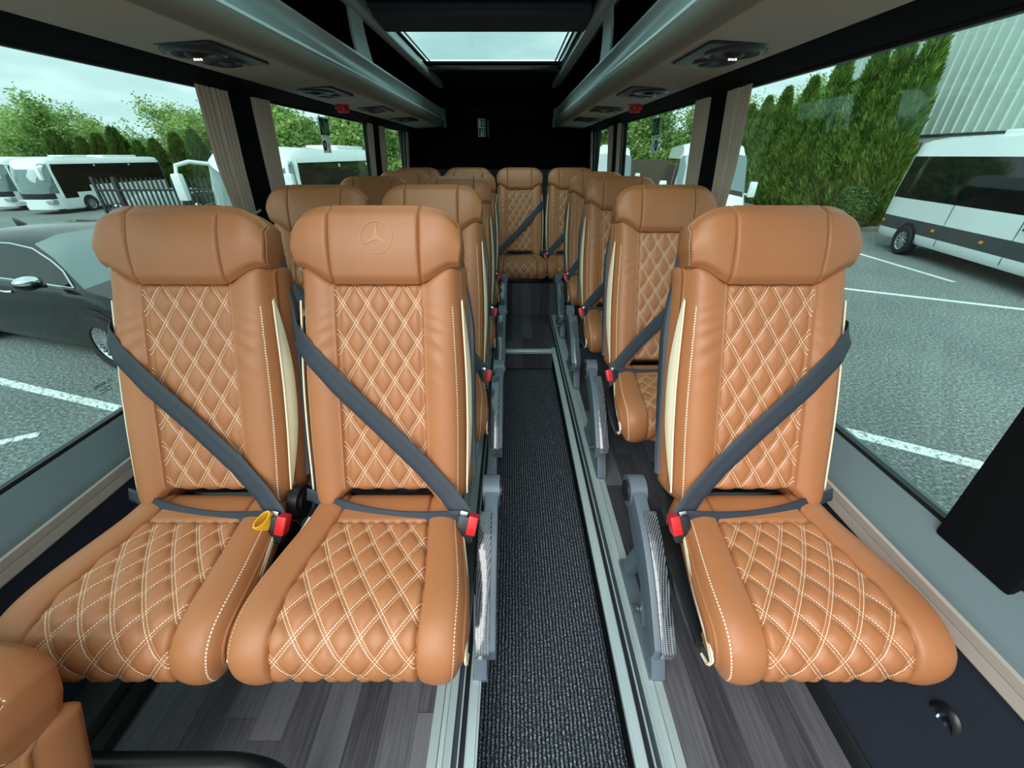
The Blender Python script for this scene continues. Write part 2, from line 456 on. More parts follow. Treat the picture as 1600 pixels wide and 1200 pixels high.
def make_headrest(P, mir):
    mb = MB(); G = []; NJ = 26
    hc = [('b', -1, c) for c in CB[::-1]] + [('q', a, None) for a in [-1, -.985, -.965, -.94] + [-.9 + .1 * k for k in range(19)] + [.94, .965, .985, 1]] + [('b', 1, c) for c in CB]
    for j in range(NJ + 1):
        t = j / NJ; row = []
        for kind, a, c in hc:
            W = Wh(.655 + .16 * t)
            x = a * XQ if kind == 'q' else a * (XQ + c * (W - XQ))
            sb, stp = sseam(x) + .001, stop(x); s_ = sb + (stp - sb) * t
            row.append((x, s_, n_head(x, s_, c, t)))
        G.append(row)
    ni = len(hc); vs = [bk(*p) for r in G for p in r]
    fs = [(j * ni + i, j * ni + i + 1, (j + 1) * ni + i + 1, (j + 1) * ni + i) for j in range(NJ) for i in range(ni - 1)]
    mb.add(vs, fs, 'leather')
    R = ring_normals(grid_ring(G))
    ring_sides(mb, R, bk, [(0, 0), (.003, .0035), (.008, .003), (.010, .0), (.014, .002), (.03, .004), (.06, .004), (.085, .001), (.105, -.01)], 'head', .105, (0, .735))
    return mb.build('headrest', P, 75, mir)
def make_inset(P, mir, side):
    """cream gusset on the side of the backrest"""
    mb = MB(); N = 40; vs = []; K = 6
    for i in range(N + 1):
        t = i / N; s_ = .03 + .55 * t; w = .042 * sin(PI * t) ** .8 + .002; off = .004 * sin(PI * t)
        for k in range(K + 1):
            u = k / K; n = -.014 - w * u
            x = Wb(s_) + .0035 + off * sin(PI * (.1 + .8 * u)) + .009 * min(1, w * u / .04)
            vs.append(bk(side * x, s_ + .01 * u, n))
    fs = [(i * (K + 1) + k, (i + 1) * (K + 1) + k, (i + 1) * (K + 1) + k + 1, i * (K + 1) + k + 1) for i in range(N) for k in range(K)]
    if side < 0: fs = [f[::-1] for f in fs]
    b = len(vs)
    mb.add(vs + [(v[0] - side * .012, v[1] + .004, v[2]) for v in vs], fs + [tuple(x + b for x in f[::-1]) for f in fs], 'cream')
    piping = [vs[i * (K + 1)] for i in range(N + 1)]
    mb.tube(piping, .0028, 'cream', 6)
    return mb.build('side_gusset', P, 75, mir)
def make_shell(P, mir):
    mb = MB(); NJ, NI = 24, 20; front, back = [], []
    for j in range(NJ + 1):
        t = j / NJ
        for i in range(NI + 1):
            u = -1 + 2 * i / NI; s_ = .03 + .745 * t
            W = .245 - .030 * smooth(.5, .8, s_)
            x = u * W; s2 = s_ - .06 * abs(u) ** 5 * t + .03 * abs(u) ** 5 * (1 - t)
            e = max(abs(u) ** 6, abs(2 * t - 1) ** 14)
            front.append(bk(x * .985, s2, -.085 - .01 * (1 - e))); back.append(bk(x, s2, -.095 - .045 * (1 - e) - .015 * sin(PI * t)))
    n = NI + 1
    fs = [(j * n + i, j * n + i + 1, (j + 1) * n + i + 1, (j + 1) * n + i) for j in range(NJ) for i in range(NI)]
    b = len(front); per = list(range(n)) + [j * n + NI for j in range(1, NJ + 1)] + [NJ * n + i for i in range(NI - 1, -1, -1)] + [j * n for j in range(NJ - 1, 0, -1)]
    fs2 = fs + [tuple(x + b for x in f[::-1]) for f in fs] + [(per[k], b + per[k], b + per[(k + 1) % len(per)], per[(k + 1) % len(per)]) for k in range(len(per))]
    mb.add(front + back, fs2, 'shell')
    return mb.build('back_shell', P, 60, mir)
# cushion profile: rear-bottom -> top -> front -> bottom
def cush_profile():
    key = [(.445, .355), (.450, .40), (.445, .450), (.425, .474), (.39, .480), (.335, .480), (.25, .484), (.16, .488), (.095, .486), (.05, .474), (.018, .450), (.003, .418), (.002, .385), (.012, .358), (.035, .345), (.08, .342)]
    P = []
    for i in range(len(key) - 1):
        p0 = key[max(i - 1, 0)]; p1 = key[i]; p2 = key[i + 1]; p3 = key[min(i + 2, len(key) - 1)]
        n = max(2, int(math.hypot(p2[0] - p1[0], p2[1] - p1[1]) / .0045))
        for k in range(n):
            t = k / n
            P.append(tuple(.5 * ((2 * p1[a]) + (-p0[a] + p2[a]) * t + (2 * p0[a] - 5 * p1[a] + 4 * p2[a] - p3[a]) * t * t + (-p0[a] + 3 * p1[a] - 3 * p2[a] + p3[a]) * t ** 3) for a in (0, 1)))
    P.append(key[-1]); return P
CP = cush_profile()
def make_cushion(P, mir):
    mb = MB(); N = len(CP); arc = [0.]
    for i in range(1, N): arc.append(arc[-1] + math.hypot(CP[i][0] - CP[i - 1][0], CP[i][1] - CP[i - 1][1]))
    iq = min(range(N), key=lambda i: abs(CP[i][0] - .325) + (9 if CP[i][1] < .46 else 0))   # quilt starts here
    ie = min(range(N), key=lambda i: abs(CP[i][1] - .350) + (9 if CP[i][0] > .05 else 0))
    G, quv, suv = [], [], []
    for j, (y, z) in enumerate(CP):
        a = CP[max(j - 1, 0)]; b = CP[min(j + 1, N - 1)]; ty, tz = b[0] - a[0], b[1] - a[1]; l = math.hypot(ty, tz); ny, nz = tz / l, -ty / l
        ny, nz = (ny, nz) if nz * 1 + 0 > -2 else (ny, nz)
        fr = smooth(.42, .08, y)                     # 0 rear .. 1 front
        W = .208 + .042 * fr; W -= .010 * smooth(.45, .35, z) * (1 if y < .1 else 0)
        xq = XQ + .004 + .034 * fr
        dq = arc[j] - arc[iq]; row = []
        for kind, s_, c in cols:
            x = s_ * xq if kind == 'q' else s_ * (xq + c * (W - xq))
            if kind == 'q':
                h = puff(s_ * 2.2, dq / .090 + .25, .0085) if iq <= j <= ie else .004
            else:
                h = .012 * sin(PI * min(1, c * .9 + .1)) - .020 * max(0, (c - .72) / .28) ** 2.4
            h -= .008 * math.exp(-(abs(abs(x) - xq) / .0032) ** 1.5)
            if kind == 'q': h -= .006 * math.exp(-(dq / .005) ** 2)
            row.append((x, y - ny * 0 + (-ny) * -h, z + nz * h)); quv.append((s_ * 2.2, dq / .090 + .25)); suv.append((arc[j], W - abs(x) + .004))
        G.append(row)
    ni = len(cols); vs = [p for r in G for p in r]; fq, fb, fl = [], [], []
    for j in range(N - 1):
        for i in range(ni - 1):
            f = (j * ni + i, (j + 1) * ni + i, (j + 1) * ni + i + 1, j * ni + i + 1)[::-1]
            isq = NB <= i < NB + 60
            (fq if isq and iq <= j < ie else (fl if isq else fb)).append(f)
    b = mb.add(vs, fq, 'quilt', quv, suv)
    for L, mt in ((fb, 'edge'), (fl, 'leather')):
        k = mb.mi(mt)
        for f in L: mb.f.append(tuple(x + b for x in f[::1])); mb.m.append(k)
    # side caps with a small piping roll
    for side in (-1, 1):
        e = [r[0 if side < 0 else -1] for r in G]; vv, st = [], []
        for f_, o in ((0, 0), (.03, .0035), (.07, .004), (.10, -.001), (.16, .004), (.45, .008), (.8, .003), (1, 0)):
            for (x, y, z) in e:
                cy, cz = min(max(y, .10), .40), .405
                vv.append((x + side * o, y + (cy - y) * f_, z + (cz - z) * f_)); st.append((0, -9))
        m_ = len(e); fs = [(k * m_ + i, k * m_ + i + 1, (k + 1) * m_ + i + 1, (k + 1) * m_ + i) for k in range(7) for i in range(m_ - 1)]
        mb.add(vv, fs if side > 0 else [f[::-1] for f in fs], 'leather')
    e0, e1 = G[-1], G[0]
    mb.add([e0[0], e0[-1], e1[-1], e1[0]], [(0, 1, 2, 3)], 'black')
    o = mb.build('seat_cushion', P, 75, mir)
    return o
def cush_gusset(P, mir, side):
    mb = MB(); pts = []
    key = [(.36, .462), (.28, .455), (.20, .448), (.12, .442), (.06, .425), (.025, .40), (.03, .372), (.06, .358)]
    N = 36; vs = []
    def at(t):
        q = t * (len(key) - 1); i = min(int(q), len(key) - 2); f = q - i
        return key[i][0] * (1 - f) + key[i + 1][0] * f, key[i][1] * (1 - f) + key[i + 1][1] * f
    for i in range(N + 1):
        t = i / N; y, z = at(t); W = .208 + .042 * smooth(.42, .08, y); w = .016 * sin(PI * t) ** .7
        for k, (dy, dz, o) in enumerate(((0, 0, .0035), (w * .25, -w * .5, .0075), (w * .3, -w, .006))):
            vs.append((side * (W + o), y + dy, z + dz))
    fs = [(i * 3 + k, (i + 1) * 3 + k, (i + 1) * 3 + k + 1, i * 3 + k + 1) for i in range(N) for k in range(2)]
    mb.add(vs, fs if side < 0 else [f[::-1] for f in fs], 'cream')
    mb.tube([(v[0], v[1], v[2]) for v in vs[::3]], .0028, 'cream', 6)
    return mb.build('cushion_gusset', P, 75, mir)
def make_belt(P, mir):
    belt = MB(); pts, nr = [], []
    K = [(-.150, .560, -.16), (-.215, .535, -.13), (-.240, .515, -.08), (-.243, .500, -.03), (-.226, .483, .004), (-.18, .43, .026), (-.11, .35, .028), (0, .235, .024), (.11, .125, .032), (.175, .055, .045), (.218, .005, .062), (.232, -.025, .07)]
    F = [(-.3, 0, -1), (-.9, 0, -.3), (-1, 0, .0), (-.95, 0, .3), (-.5, 0, .9), (-.15, 0, 1), (0, 0, 1), (0, 0, 1), (0, 0, 1), (.05, -.1, 1), (.1, -.1, 1), (.1, -.1, 1)]
    def tob(v): return Vector((v[0], v[1] * sin(RC) - v[2] * cos(RC), v[1] * cos(RC) + v[2] * sin(RC)))
    for i in range(len(K) - 1):
        for k in range(5):
            t = k / 5; pts.append(bk(*[K[i][a] * (1 - t) + K[i + 1][a] * t for a in range(3)])); nr.append(tob([F[i][a] * (1 - t) + F[i + 1][a] * t for a in range(3)]))
    pts.append(bk(*K[-1])); nr.append(tob(F[-1]))
    belt.ribbon(pts, nr, .054, .0024, 'belt'); belt.build('shoulder_belt', P, 60, mir)
    lap = MB(); pts, nr, ws = [], [], []
    A, B = Vector((-.235, .41, .50)), Vector((.215, .335, .492))
    for i in range(25):
        t = i / 24; p = A.lerp(B, t); p.z -= .012 * sin(PI * t); p.y -= .02 * sin(PI * t)
        pts.append(p); tw = .9 * sin(PI * t); nr.append((0, -cos(.25 + tw * .5), sin(.25 + tw * .5))); ws.append(.040 - .012 * sin(PI * t))
    lap.ribbon(pts, nr, ws, .003, 'belt'); lap.build('lap_belt', P, 60, mir)
    bu = MB(); T = Matrix.Translation((.232, .325, .482)) @ Matrix.Rotation(rad(-28), 4, 'X') @ Matrix.Rotation(rad(12), 4, 'Y')
    bu.box((-.024, -.014, -.05), (.024, .014, .020), 'black', .005, T)
    bu.box((-.022, -.004, .018), (-.002, .003, .030), 'steel', .001, T)
    b = bu.build('belt_buckle', P, 40, mir)
    rb = MB(); rb.box((.003, -.019, -.026), (.029, .013, .026), 'red', .004, T); rb.build('release_button', b, 40, mir)
M['belt'] = simple('slate_seat_belt', (.022, .030, .044), .6, grain=.4, gs=1200)
def make_arm(P, mir):
    """armrest on the aisle side (+x before mirroring), swung down along the cushion"""
    arm = MB(); x0, x1 = .266, .312
    # side plate following the arc
    def c(t):  # t 0 rear pivot .. 1 front end; returns (y,z) of the top edge
        y = .50 - .37 * t; z = .440 - .225 * t - .0 + .045 * sin(PI * t); return y, z
    top = [c(i / 16) for i in range(17)]
    bot = [(y + .01 + .02 * (1 - i / 16), z - .065 - .055 * sin(PI * i / 16) * (1 - i / 22)) for i, (y, z) in enumerate(top)]
    arm.prism(top + bot[::-1], 0, x0 + .006, x1, 'armgrey', .004)
    arm.cyl((x0 - .002, .52, .405), (x1 + .004, .52, .405), .050, 'armgrey', 32)
    a = arm.build('armrest', P, 40, mir)
    cv = MB(); t0 = .22
    tp = [c(t0 + (1 - t0) * i / 14) for i in range(15)]
    up = [(y - .002, z + .007) for y, z in tp]; lo = [(y + .006, z - .022) for y, z in tp]
    up[-1] = (tp[-1][0] - .008, tp[-1][1] + .0); lo[-1] = (tp[-1][0] - .006, tp[-1][1] - .03)
    cv.prism(up + lo[::-1], 0, x0 - .010, x0 + .030, 'carbon', .006); cv.build('carbon_cover', a, 40, mir)
    kn = MB()
    kn.cyl((x1 + .003, .52, .405), (x1 + .010, .52, .405), .034, 'black', 28)
    for i in range(4): kn.box((x1 + .009, .505, .388 + i * .010), (x1 + .013, .535, .393 + i * .010), 'rubber', .001)
    kn.build('pivot_knob', a, 40, mir)
def make_legs(P, mir, arm=True):
    xl = .262 if arm else .20
    L = MB()
    def bar(p, q, w, t=.012, mat='armgrey'):
        p, q = Vector(p), Vector(q); d = (q - p).normalized(); n = Vector((0, -d.z, d.y)) * w / 2
        L.prism([(p.y + n.y, p.z + n.z), (q.y + n.y, q.z + n.z), (q.y - n.y, q.z - n.z), (p.y - n.y, p.z - n.z)], 0, p.x - t, p.x + t, mat, .002)
    bar((xl, .165, .012), (xl, .30, .215), .050, .020); bar((xl, .50, .012), (xl, .42, .235), .045, .018)
    bar((xl, .15, .014), (xl, .54, .014), .026, .022); bar((xl, .28, .205), (xl, .45, .232), .035, .018)
    L.cyl((xl, .37, .225), (-.18, .37, .225), .018, 'black', 14); L.box((.12, .35, .22), (.15, .39, .33), 'black', .003)
    bar((xl, .30, .03), (xl, .40, .22), .022, .008)
    L.cyl((xl + .01, .34, .05), (xl + .03, .34, .05), .012, 'steel', 14)
    L.build('leg', P, 40, mir)
    R = MB(); x = -.17
    R.box((x - .012, .17, .0), (x + .012, .45, .02), 'black', .003); R.box((x - .012, .33, .0), (x + .012, .38, .33), 'black', .003)
    R.build('leg', P, 40, mir)
    F = MB(); F.box((-.215, .09, .318), (.215 if not arm else .25, .43, .346), 'black', .006)
    F.box((-.20, .36, .33), (.20, .50, .42), 'black', .01)
    F.build('seat_frame', P, 40, mir)
SEATS = {}
def make_seat(mir, arm, legs=True):
    P = empty('passenger_seat')
    make_cushion(P, mir); make_backrest(P, mir); make_headrest(P, mir); make_shell(P, mir)
    make_inset(P, mir, 1); make_inset(P, mir, -1); cush_gusset(P, mir, 1); cush_gusset(P, mir, -1)
    make_belt(P, mir)
    if legs: make_legs(P, mir, arm)
    else:
        F = MB(); F.box((-.20, .06, .30), (.20, .44, .346), 'black', .006); F.build('seat_frame', P, 40, mir)
    if arm: make_arm(P, mir)
    else:
        k = MB(); k.cyl((.225, .425, .455), (.252, .425, .455), .050, 'black', 28); k.cyl((.250, .425, .455), (.257, .425, .455), .030, 'rubber', 24)
        k.build('recliner_cover', P, 40, mir)
    return P
def finish_seat(P, loc, label, group='tan leather passenger seats'):
    P.location = loc; tag(P, label, 'seat', group); return P
PF = .1575
XA, XW, XR = -.355, -.868, .688
PITCH = .83; Y0 = .40
rows = ['front', 'second', 'third', 'fourth']
protoA = make_seat(1, True); protoW = make_seat(1, False); protoR = make_seat(-1, True)
for i in range(4):
    A = protoA if i == 0 else copy_tree(protoA); Wn = protoW if i == 0 else copy_tree(protoW); Rr = protoR if i == 0 else copy_tree(protoR)
    y = Y0 + PITCH * i; r = rows[i]
    finish_seat(A, (XA, y, PF), f'tan quilted leather aisle seat of the left-hand pair, {r} row' + (', star emblem on headrest' if i == 0 else ''))
    finish_seat(Wn, (XW, y, PF), f'tan quilted leather window seat of the left-hand pair, {r} row' + (', yellow tag on buckle' if i == 0 else ''))
    finish_seat(Rr, (XR, y, PF), f'tan quilted leather single seat right of the aisle, {r} row')
# emblem pressed into the headrest of the first aisle seat
E = MB(); cx, cs = .010, .735; rr = .040
def hp(x, s): return bk(x, s, head_n_at(x, s) + .0012)
ring = [(cx + rr * cos(a) , cs + rr * sin(a)) for a in [2 * PI * i / 48 for i in range(49)]]
vs = [];
for x, s in ring:
    dx, ds = x - cx, s - cs
    for k in (1.03, .96): vs.append(hp(cx + dx * k, cs + ds * k))
E.add(vs, [(2 * i, 2 * i + 2, 2 * i + 3, 2 * i + 1) for i in range(48)], 'emboss')
tips = []
for i in range(6):
    a = PI / 2 + i * PI / 3; q = rr * .97 if i % 2 == 0 else rr * .17; tips.append((cx + q * cos(a), cs + q * sin(a)))
vv = [hp(cx, cs)];
for i in range(6):
    for k in range(6):
        t = k / 6; x = tips[i][0] * (1 - t) + tips[(i + 1) % 6][0] * t; s = tips[i][1] * (1 - t) + tips[(i + 1) % 6][1] * t; vv.append(hp(x, s))
E.add(vv, [(0, 1 + k, 1 + (k + 1) % 36) for k in range(36)], 'emboss')
em = E.build('emblem', protoA, 80); em['label'] = 'faint embossed three-pointed star in a ring'
# yellow tag looped on the first window seat's buckle
T_ = MB(); T0 = Matrix.Translation((.205, .318, .492)) @ Matrix.Rotation(rad(60), 4, 'Z') @ Matrix.Rotation(rad(-20), 4, 'Y')
prof = [(.020 + .0015 * (k == 1 or k == 2), (0, .0, .026, .026)[k]) for k in range(4)]
vs = []
for i in range(28):
    a = 2 * PI * i / 28
    for r_, z_ in ((.021, -.017), (.0250, -.017), (.0250, .017), (.021, .017)):
        vs.append(T0 @ Vector((r_ * cos(a) * 1.05, r_ * sin(a) * .62, z_)))
T_.add(vs, [(i * 4 + k, i * 4 + (k + 1) % 4, ((i + 1) % 28) * 4 + (k + 1) % 4, ((i + 1) % 28) * 4 + k) for i in range(28) for k in range(4)], 'yellow')
T_.build('yellow_tag', protoW, 60)
# rear bench row: four seats side by side on the raised step
RY, RZ = 3.60, .0
rp = make_seat(-1, False, False); rl = make_seat(1, False, False)
rear_scale = .94
for P, x, w in ((rp, .075, 'between the aisle ends, facing the gangway'), (copy_tree(rp), .572, 'at the right-hand end'), (rl, -.422, 'second from the left-hand window'), (copy_tree(rl), -.915, 'against the left-hand window')):
    finish_seat(P, (x, RY, PF + .012), f'tan quilted leather seat of the rear row, {w}'); P.scale = (1.0, 1, 1)
# low guide seat nearest the camera, left edge
GSX, GSY, GSZ, GSR = -1.035, -.43, -.425, -.02
gs = copy_tree(protoW)
for ch in list(gs.children):
    if ch.name.startswith(('yellow_tag', 'back_shell')): bpy.data.objects.remove(ch)
finish_seat(gs, (GSX, GSY, GSZ), 'plain tan leather seat low at the left corner, only its headrest showing', 'tan leather passenger seats'); gs.rotation_euler = (0, 0, GSR)

# ---------------------------------------------------------------- the coach interior
CX = -.150                                 # centre line of the vehicle body
YF, YR = -1.3, 5.70                        # front opening, rear wall
AL, AR = -.100, .327                       # sunken aisle
m = MB(); m.box((AL - .002, -1.1, -.03), (AR + .002, 2.80, 0), 'carpet')
tag(m.build('aisle_carpet'), 'dark ribbed carpet runner laid along the sunken aisle', 'carpet')
fl = MB()
fl.box((AR - .0, .10, .10), (.995, YR, PF), 'wood'); fl.box((-1.16, .27, .10), (AL, YR, PF), 'wood')
fl.box((AL, 2.83, .10), (AR, YR, PF), 'wood')
fl.box((AL, 2.812, .0), (AR, 2.83, PF - .002), 'wood')
fl.box((-1.30, -1.3, -.40), (1.10, .27, -.37), 'rubber')
fl.box((AR, -1.3, -.37), (1.0, .10, PF), 'rubber')
fl.box((-1.18, .262, -.38), (AL, .272, PF), 'rubber')
fl.box((AL - .012, -1.1, -.38), (AL - .003, .27, .0), 'rubber')
fl.box((-1.30, .27, -.38), (1.10, YR, -.05), 'rubber')
struct(fl, 'floor', 'grey wood plank vinyl on the seat platforms')
# low step carrying the rear bench
st = MB(); st.box((-1.12, 3.63, PF), (.84, YR, .465), 'wood'); struct(st, 'trim_1', 'wood vinyl clad riser under the rear row')
# step nosing across the aisle
n = MB(); n.prism([(2.800, PF - .018), (2.800, PF + .004), (2.806, PF + .008), (2.846, PF + .006), (2.846, PF - .018)], 0, AL + .012, AR - .012, 'alu', .001)
tag(n.build('step_nosing'), 'bright aluminium nosing on the step across the aisle', 'step edge')
# aluminium profiles beside the aisle
def rail(name, x0, sgn, prof, mat, y0, y1, label, cat, extra=None):
    b = MB()
    for (a, c, h, mm) in prof:
        lo, hi = sorted((x0 + sgn * a, x0 + sgn * c))
        b.prism([(lo, PF - .012), (lo, PF + h - .001), (lo + .001, PF + h), (hi - .001, PF + h), (hi, PF + h - .001), (hi, PF - .012)], 1, y0, y1, mm)
    return tag(b.build(name), label, cat)
for x0, sg, y0, side in ((AL + .010, -1, .30, 'left'), (AR - .012, 1, .10, 'right')):
    rail('edge_profile', x0, sg, [(0, .006, .005, 'alu'), (.006, .030, .009, 'alu'), (.030, .033, .004, 'alu')], 'alu', y0, 2.86, f'bright aluminium edge profile along the {side} side of the aisle', 'floor profile')
    rail('groove_strip', x0, sg, [(.033, .047, .002, 'rubber')], 'rubber', y0, 3.62, f'black rubber groove strip behind the {side} aisle profile', 'rubber strip')
    rail('seat_track', x0, sg, [(.047, .051, .010, 'alu'), (.051, .066, .0015, 'blind'), (.066, .070, .010, 'alu'), (.070, .088, .005, 'alupaint'), (.088, .101, .009, 'alu'), (.101, .103, .005, 'rubber'), (.103, .128, .006, 'alupaint')], 'alu', y0, 3.62, f'ridged aluminium seat mounting track on the {side} of the aisle', 'seat track')
# walls
HB, HG0, HG1 = 1.143, 1.205, 1.128         # half widths: beige bar, glass bottom, glass top
ZB0, ZB1, ZG0, ZG1 = .560, .618, .722, 1.752
PIL = [(-1.30, -.9), (.48, .645), (2.13, 2.34), (4.18, 4.42), (5.52, YR)]
def wallprof(sg):
    X = lambda h: CX + sg * h
    w = MB()
    w.prism([(X(1.02), PF - .02), (X(1.06), .27), (X(HB - .01), .50), (X(HB), ZB0), (X(HB + .12), ZB0), (X(HB + .12), -.4), (X(1.02), -.4)], 1, -.9 if sg < 0 else .1, YR, 'navy')
    # header above the glass
    w.prism([(X(HG1), ZG1), (X(HG1 - .035), ZG1 - .006), (X(.995), 1.788), (X(.995), 1.85), (X(HG1 + .1), 1.85), (X(HG1 + .06), ZG1)], 1, YF, YR, 'headliner')
    for (a, b) in PIL:
        if sg < 0 and b < .7: continue
        w.prism([(X(HG0 - .02), ZG0 - .02), (X(HG1 - .02), ZG1 + .01), (X(HG1 + .06), ZG1 + .01), (X(HG0 + .05), ZG0 - .02)], 1, a, b, 'headliner', .01)
    return w
struct(wallprof(-1), 'wall_left', 'dark navy carpeted side wall with black window pillars'); struct(wallprof(1), 'wall_right', 'dark navy carpeted side wall with black window pillars')
tn = 2
for sg, side in ((-1, 'left'), (1, 'right')):
    X = lambda h: CX + sg * h
    y0 = -.9 if sg < 0 else -.3
    t = MB(); t.prism([(X(HB - .004), ZB0 - .004), (X(HB - .010), ZB0 + .004), (X(HB - .004), ZB0 + .030), (X(HB - .001), ZB0 + .0305), (X(HB - .001), ZB0 + .0325), (X(HB - .004), ZB0 + .033), (X(HB - .002), ZB1 - .003), (X(HB + .004), ZB1), (X(HB + .03), ZB1), (X(HB + .03), ZB0 - .004)], 1, y0, YR, 'beigetrim')
    struct(t, f'trim_{tn}', f'beige trim rail along the {side} wall'); tn += 1
    t = MB(); t.prism([(X(HB + .006), ZB1 - .01), (X(HB + .006), ZB1 + .006), (X(HB + .016), ZB1 + .022), (X(HG0 - .012), ZG0 - .012), (X(HG0 - .004), ZG0 + .003), (X(HG0 + .004), ZG0 - .001), (X(HG0 + .05), ZG0 - .001), (X(HG0 + .05), ZB1 - .01)], 1, y0, YR, 'sill')
    struct(t, f'trim_{tn}', f'grey window sill moulding on the {side}'); tn += 1
    d = MB(); d.prism([(X(1.012 if sg > 0 else .895), PF - .01), (X(1.016 if sg > 0 else .90), PF + .03), (X(1.03 if sg > 0 else .925), PF + .045), (X(1.04 if sg > 0 else .935), PF + .030), (X(1.05 if sg > 0 else .955), PF + .055), (X(1.07), PF + .065), (X(1.07), PF - .01)], 1, .29 if sg < 0 else .1, 3.62, 'rubber')
    struct(d, f'baseboard_{side}', f'black rubber heater duct along the foot of the {side} wall')
# rear wall and ceiling
r = MB(); r.box((CX - 1.25, YR, -.4), (CX + 1.25, YR + .05, 2.25), 'rear'); r.box((CX - 1.12, 5.2, .4), (CX + 1.1, 5.24, 1.36), 'rearlow', .004)
r.box((CX + .02, YR - .012, .5), (CX + .035, YR, 2.1), 'headliner'); r.box((CX - .5, YR - .02, 1.9), (CX + .5, YR, 2.0), 'headliner', .004)
struct(r, 'wall_rear', 'black rear bulkhead')
HX0, HX1, HY0, HY1, CZ = -.715, .385, 2.92, 4.20, 2.155
c = MB()
def slab(x0, x1, y0, y1): c.box((x0, y0, CZ), (x1, y1, CZ + .03), 'headliner')
CY0 = .35
slab(CX - 1.12, HX0, CY0, YR); slab(HX1, CX + 1.12, CY0, YR); slab(HX0, HX1, HY1, YR); slab(HX0, HX1, 2.05, 2.92)
for sg in (-1, 1):
    X = lambda h: CX + sg * h
    c.prism([(X(1.0), CZ + .03), (X(1.15), 1.84), (X(1.20), 1.84), (X(1.05), CZ + .06)], 1, CY0, YR, 'headliner')
struct(c, 'ceiling', 'black ceiling lining')
# hatch surround, window_1..: roof glass
h = MB()
for a in ((HX0 - .05, HX0, HY0 - .02, HY1 + .05), (HX1, HX1 + .05, HY0 - .02, HY1 + .05)): h.box((a[0], a[2], CZ - .028), (a[1], a[3], CZ + .02), 'blackpaint', .006)
h.box((HX0 - .05, HY1, CZ - .03), (HX1 + .05, HY1 + .06, CZ + .02), 'blackpaint', .006)
h.box((HX0 - .02, HY1 + .09, CZ - .025), (HX1 + .02, HY1 + .13, CZ + .02), 'blind', .006)
g_ = MB(); g_.box((HX0 - .02, HY0 - .02, CZ + .04), (HX1 + .02, HY1 + .02, CZ + .046), 'roofglass')
for a in ((HX0 + .015, HX0 + .028), (HX1 - .028, HX1 - .015)): g_.box((a[0], HY0, CZ + .030), (a[1], HY1, CZ + .036), 'signwhite')
for a in ((HX0 - .05, HX0, CY0, 2.05), (HX1, HX1 + .05, CY0, 2.05)): h.box((a[0], a[2], CZ - .028), (a[1], a[3], CZ + .02), 'blackpaint', .006)  # unseen front roof window, added to light the seats and rack fascias
g_.box((HX0 - .02, CY0, CZ + .04), (HX1 + .02, 2.07, CZ + .046), 'roofglass')  # pane of the added front roof window
o = struct(h, 'window_1', 'roof window frames, the front one unseen and added for light'); q = g_.build('pane', o)
# dark roller blind cassette and ribbed lining before the roof window
b = MB()
for i, yy in enumerate((2.20, 2.42, 2.60)): b.box((HX0 - .0, yy, CZ - .022), (HX1, yy + .02, CZ), 'alupaint' if i == 9 else 'blind', .004)
b.prism([(2.64, CZ), (2.66, CZ - .045), (2.90, CZ - .055), (2.93, CZ - .03), (2.93, CZ)], 0, HX0 - .02, HX1 + .02, 'blind', .006)
tag(b.build('roof_blind'), 'dark ribbed blind cassette in front of the roof window', 'roof blind')
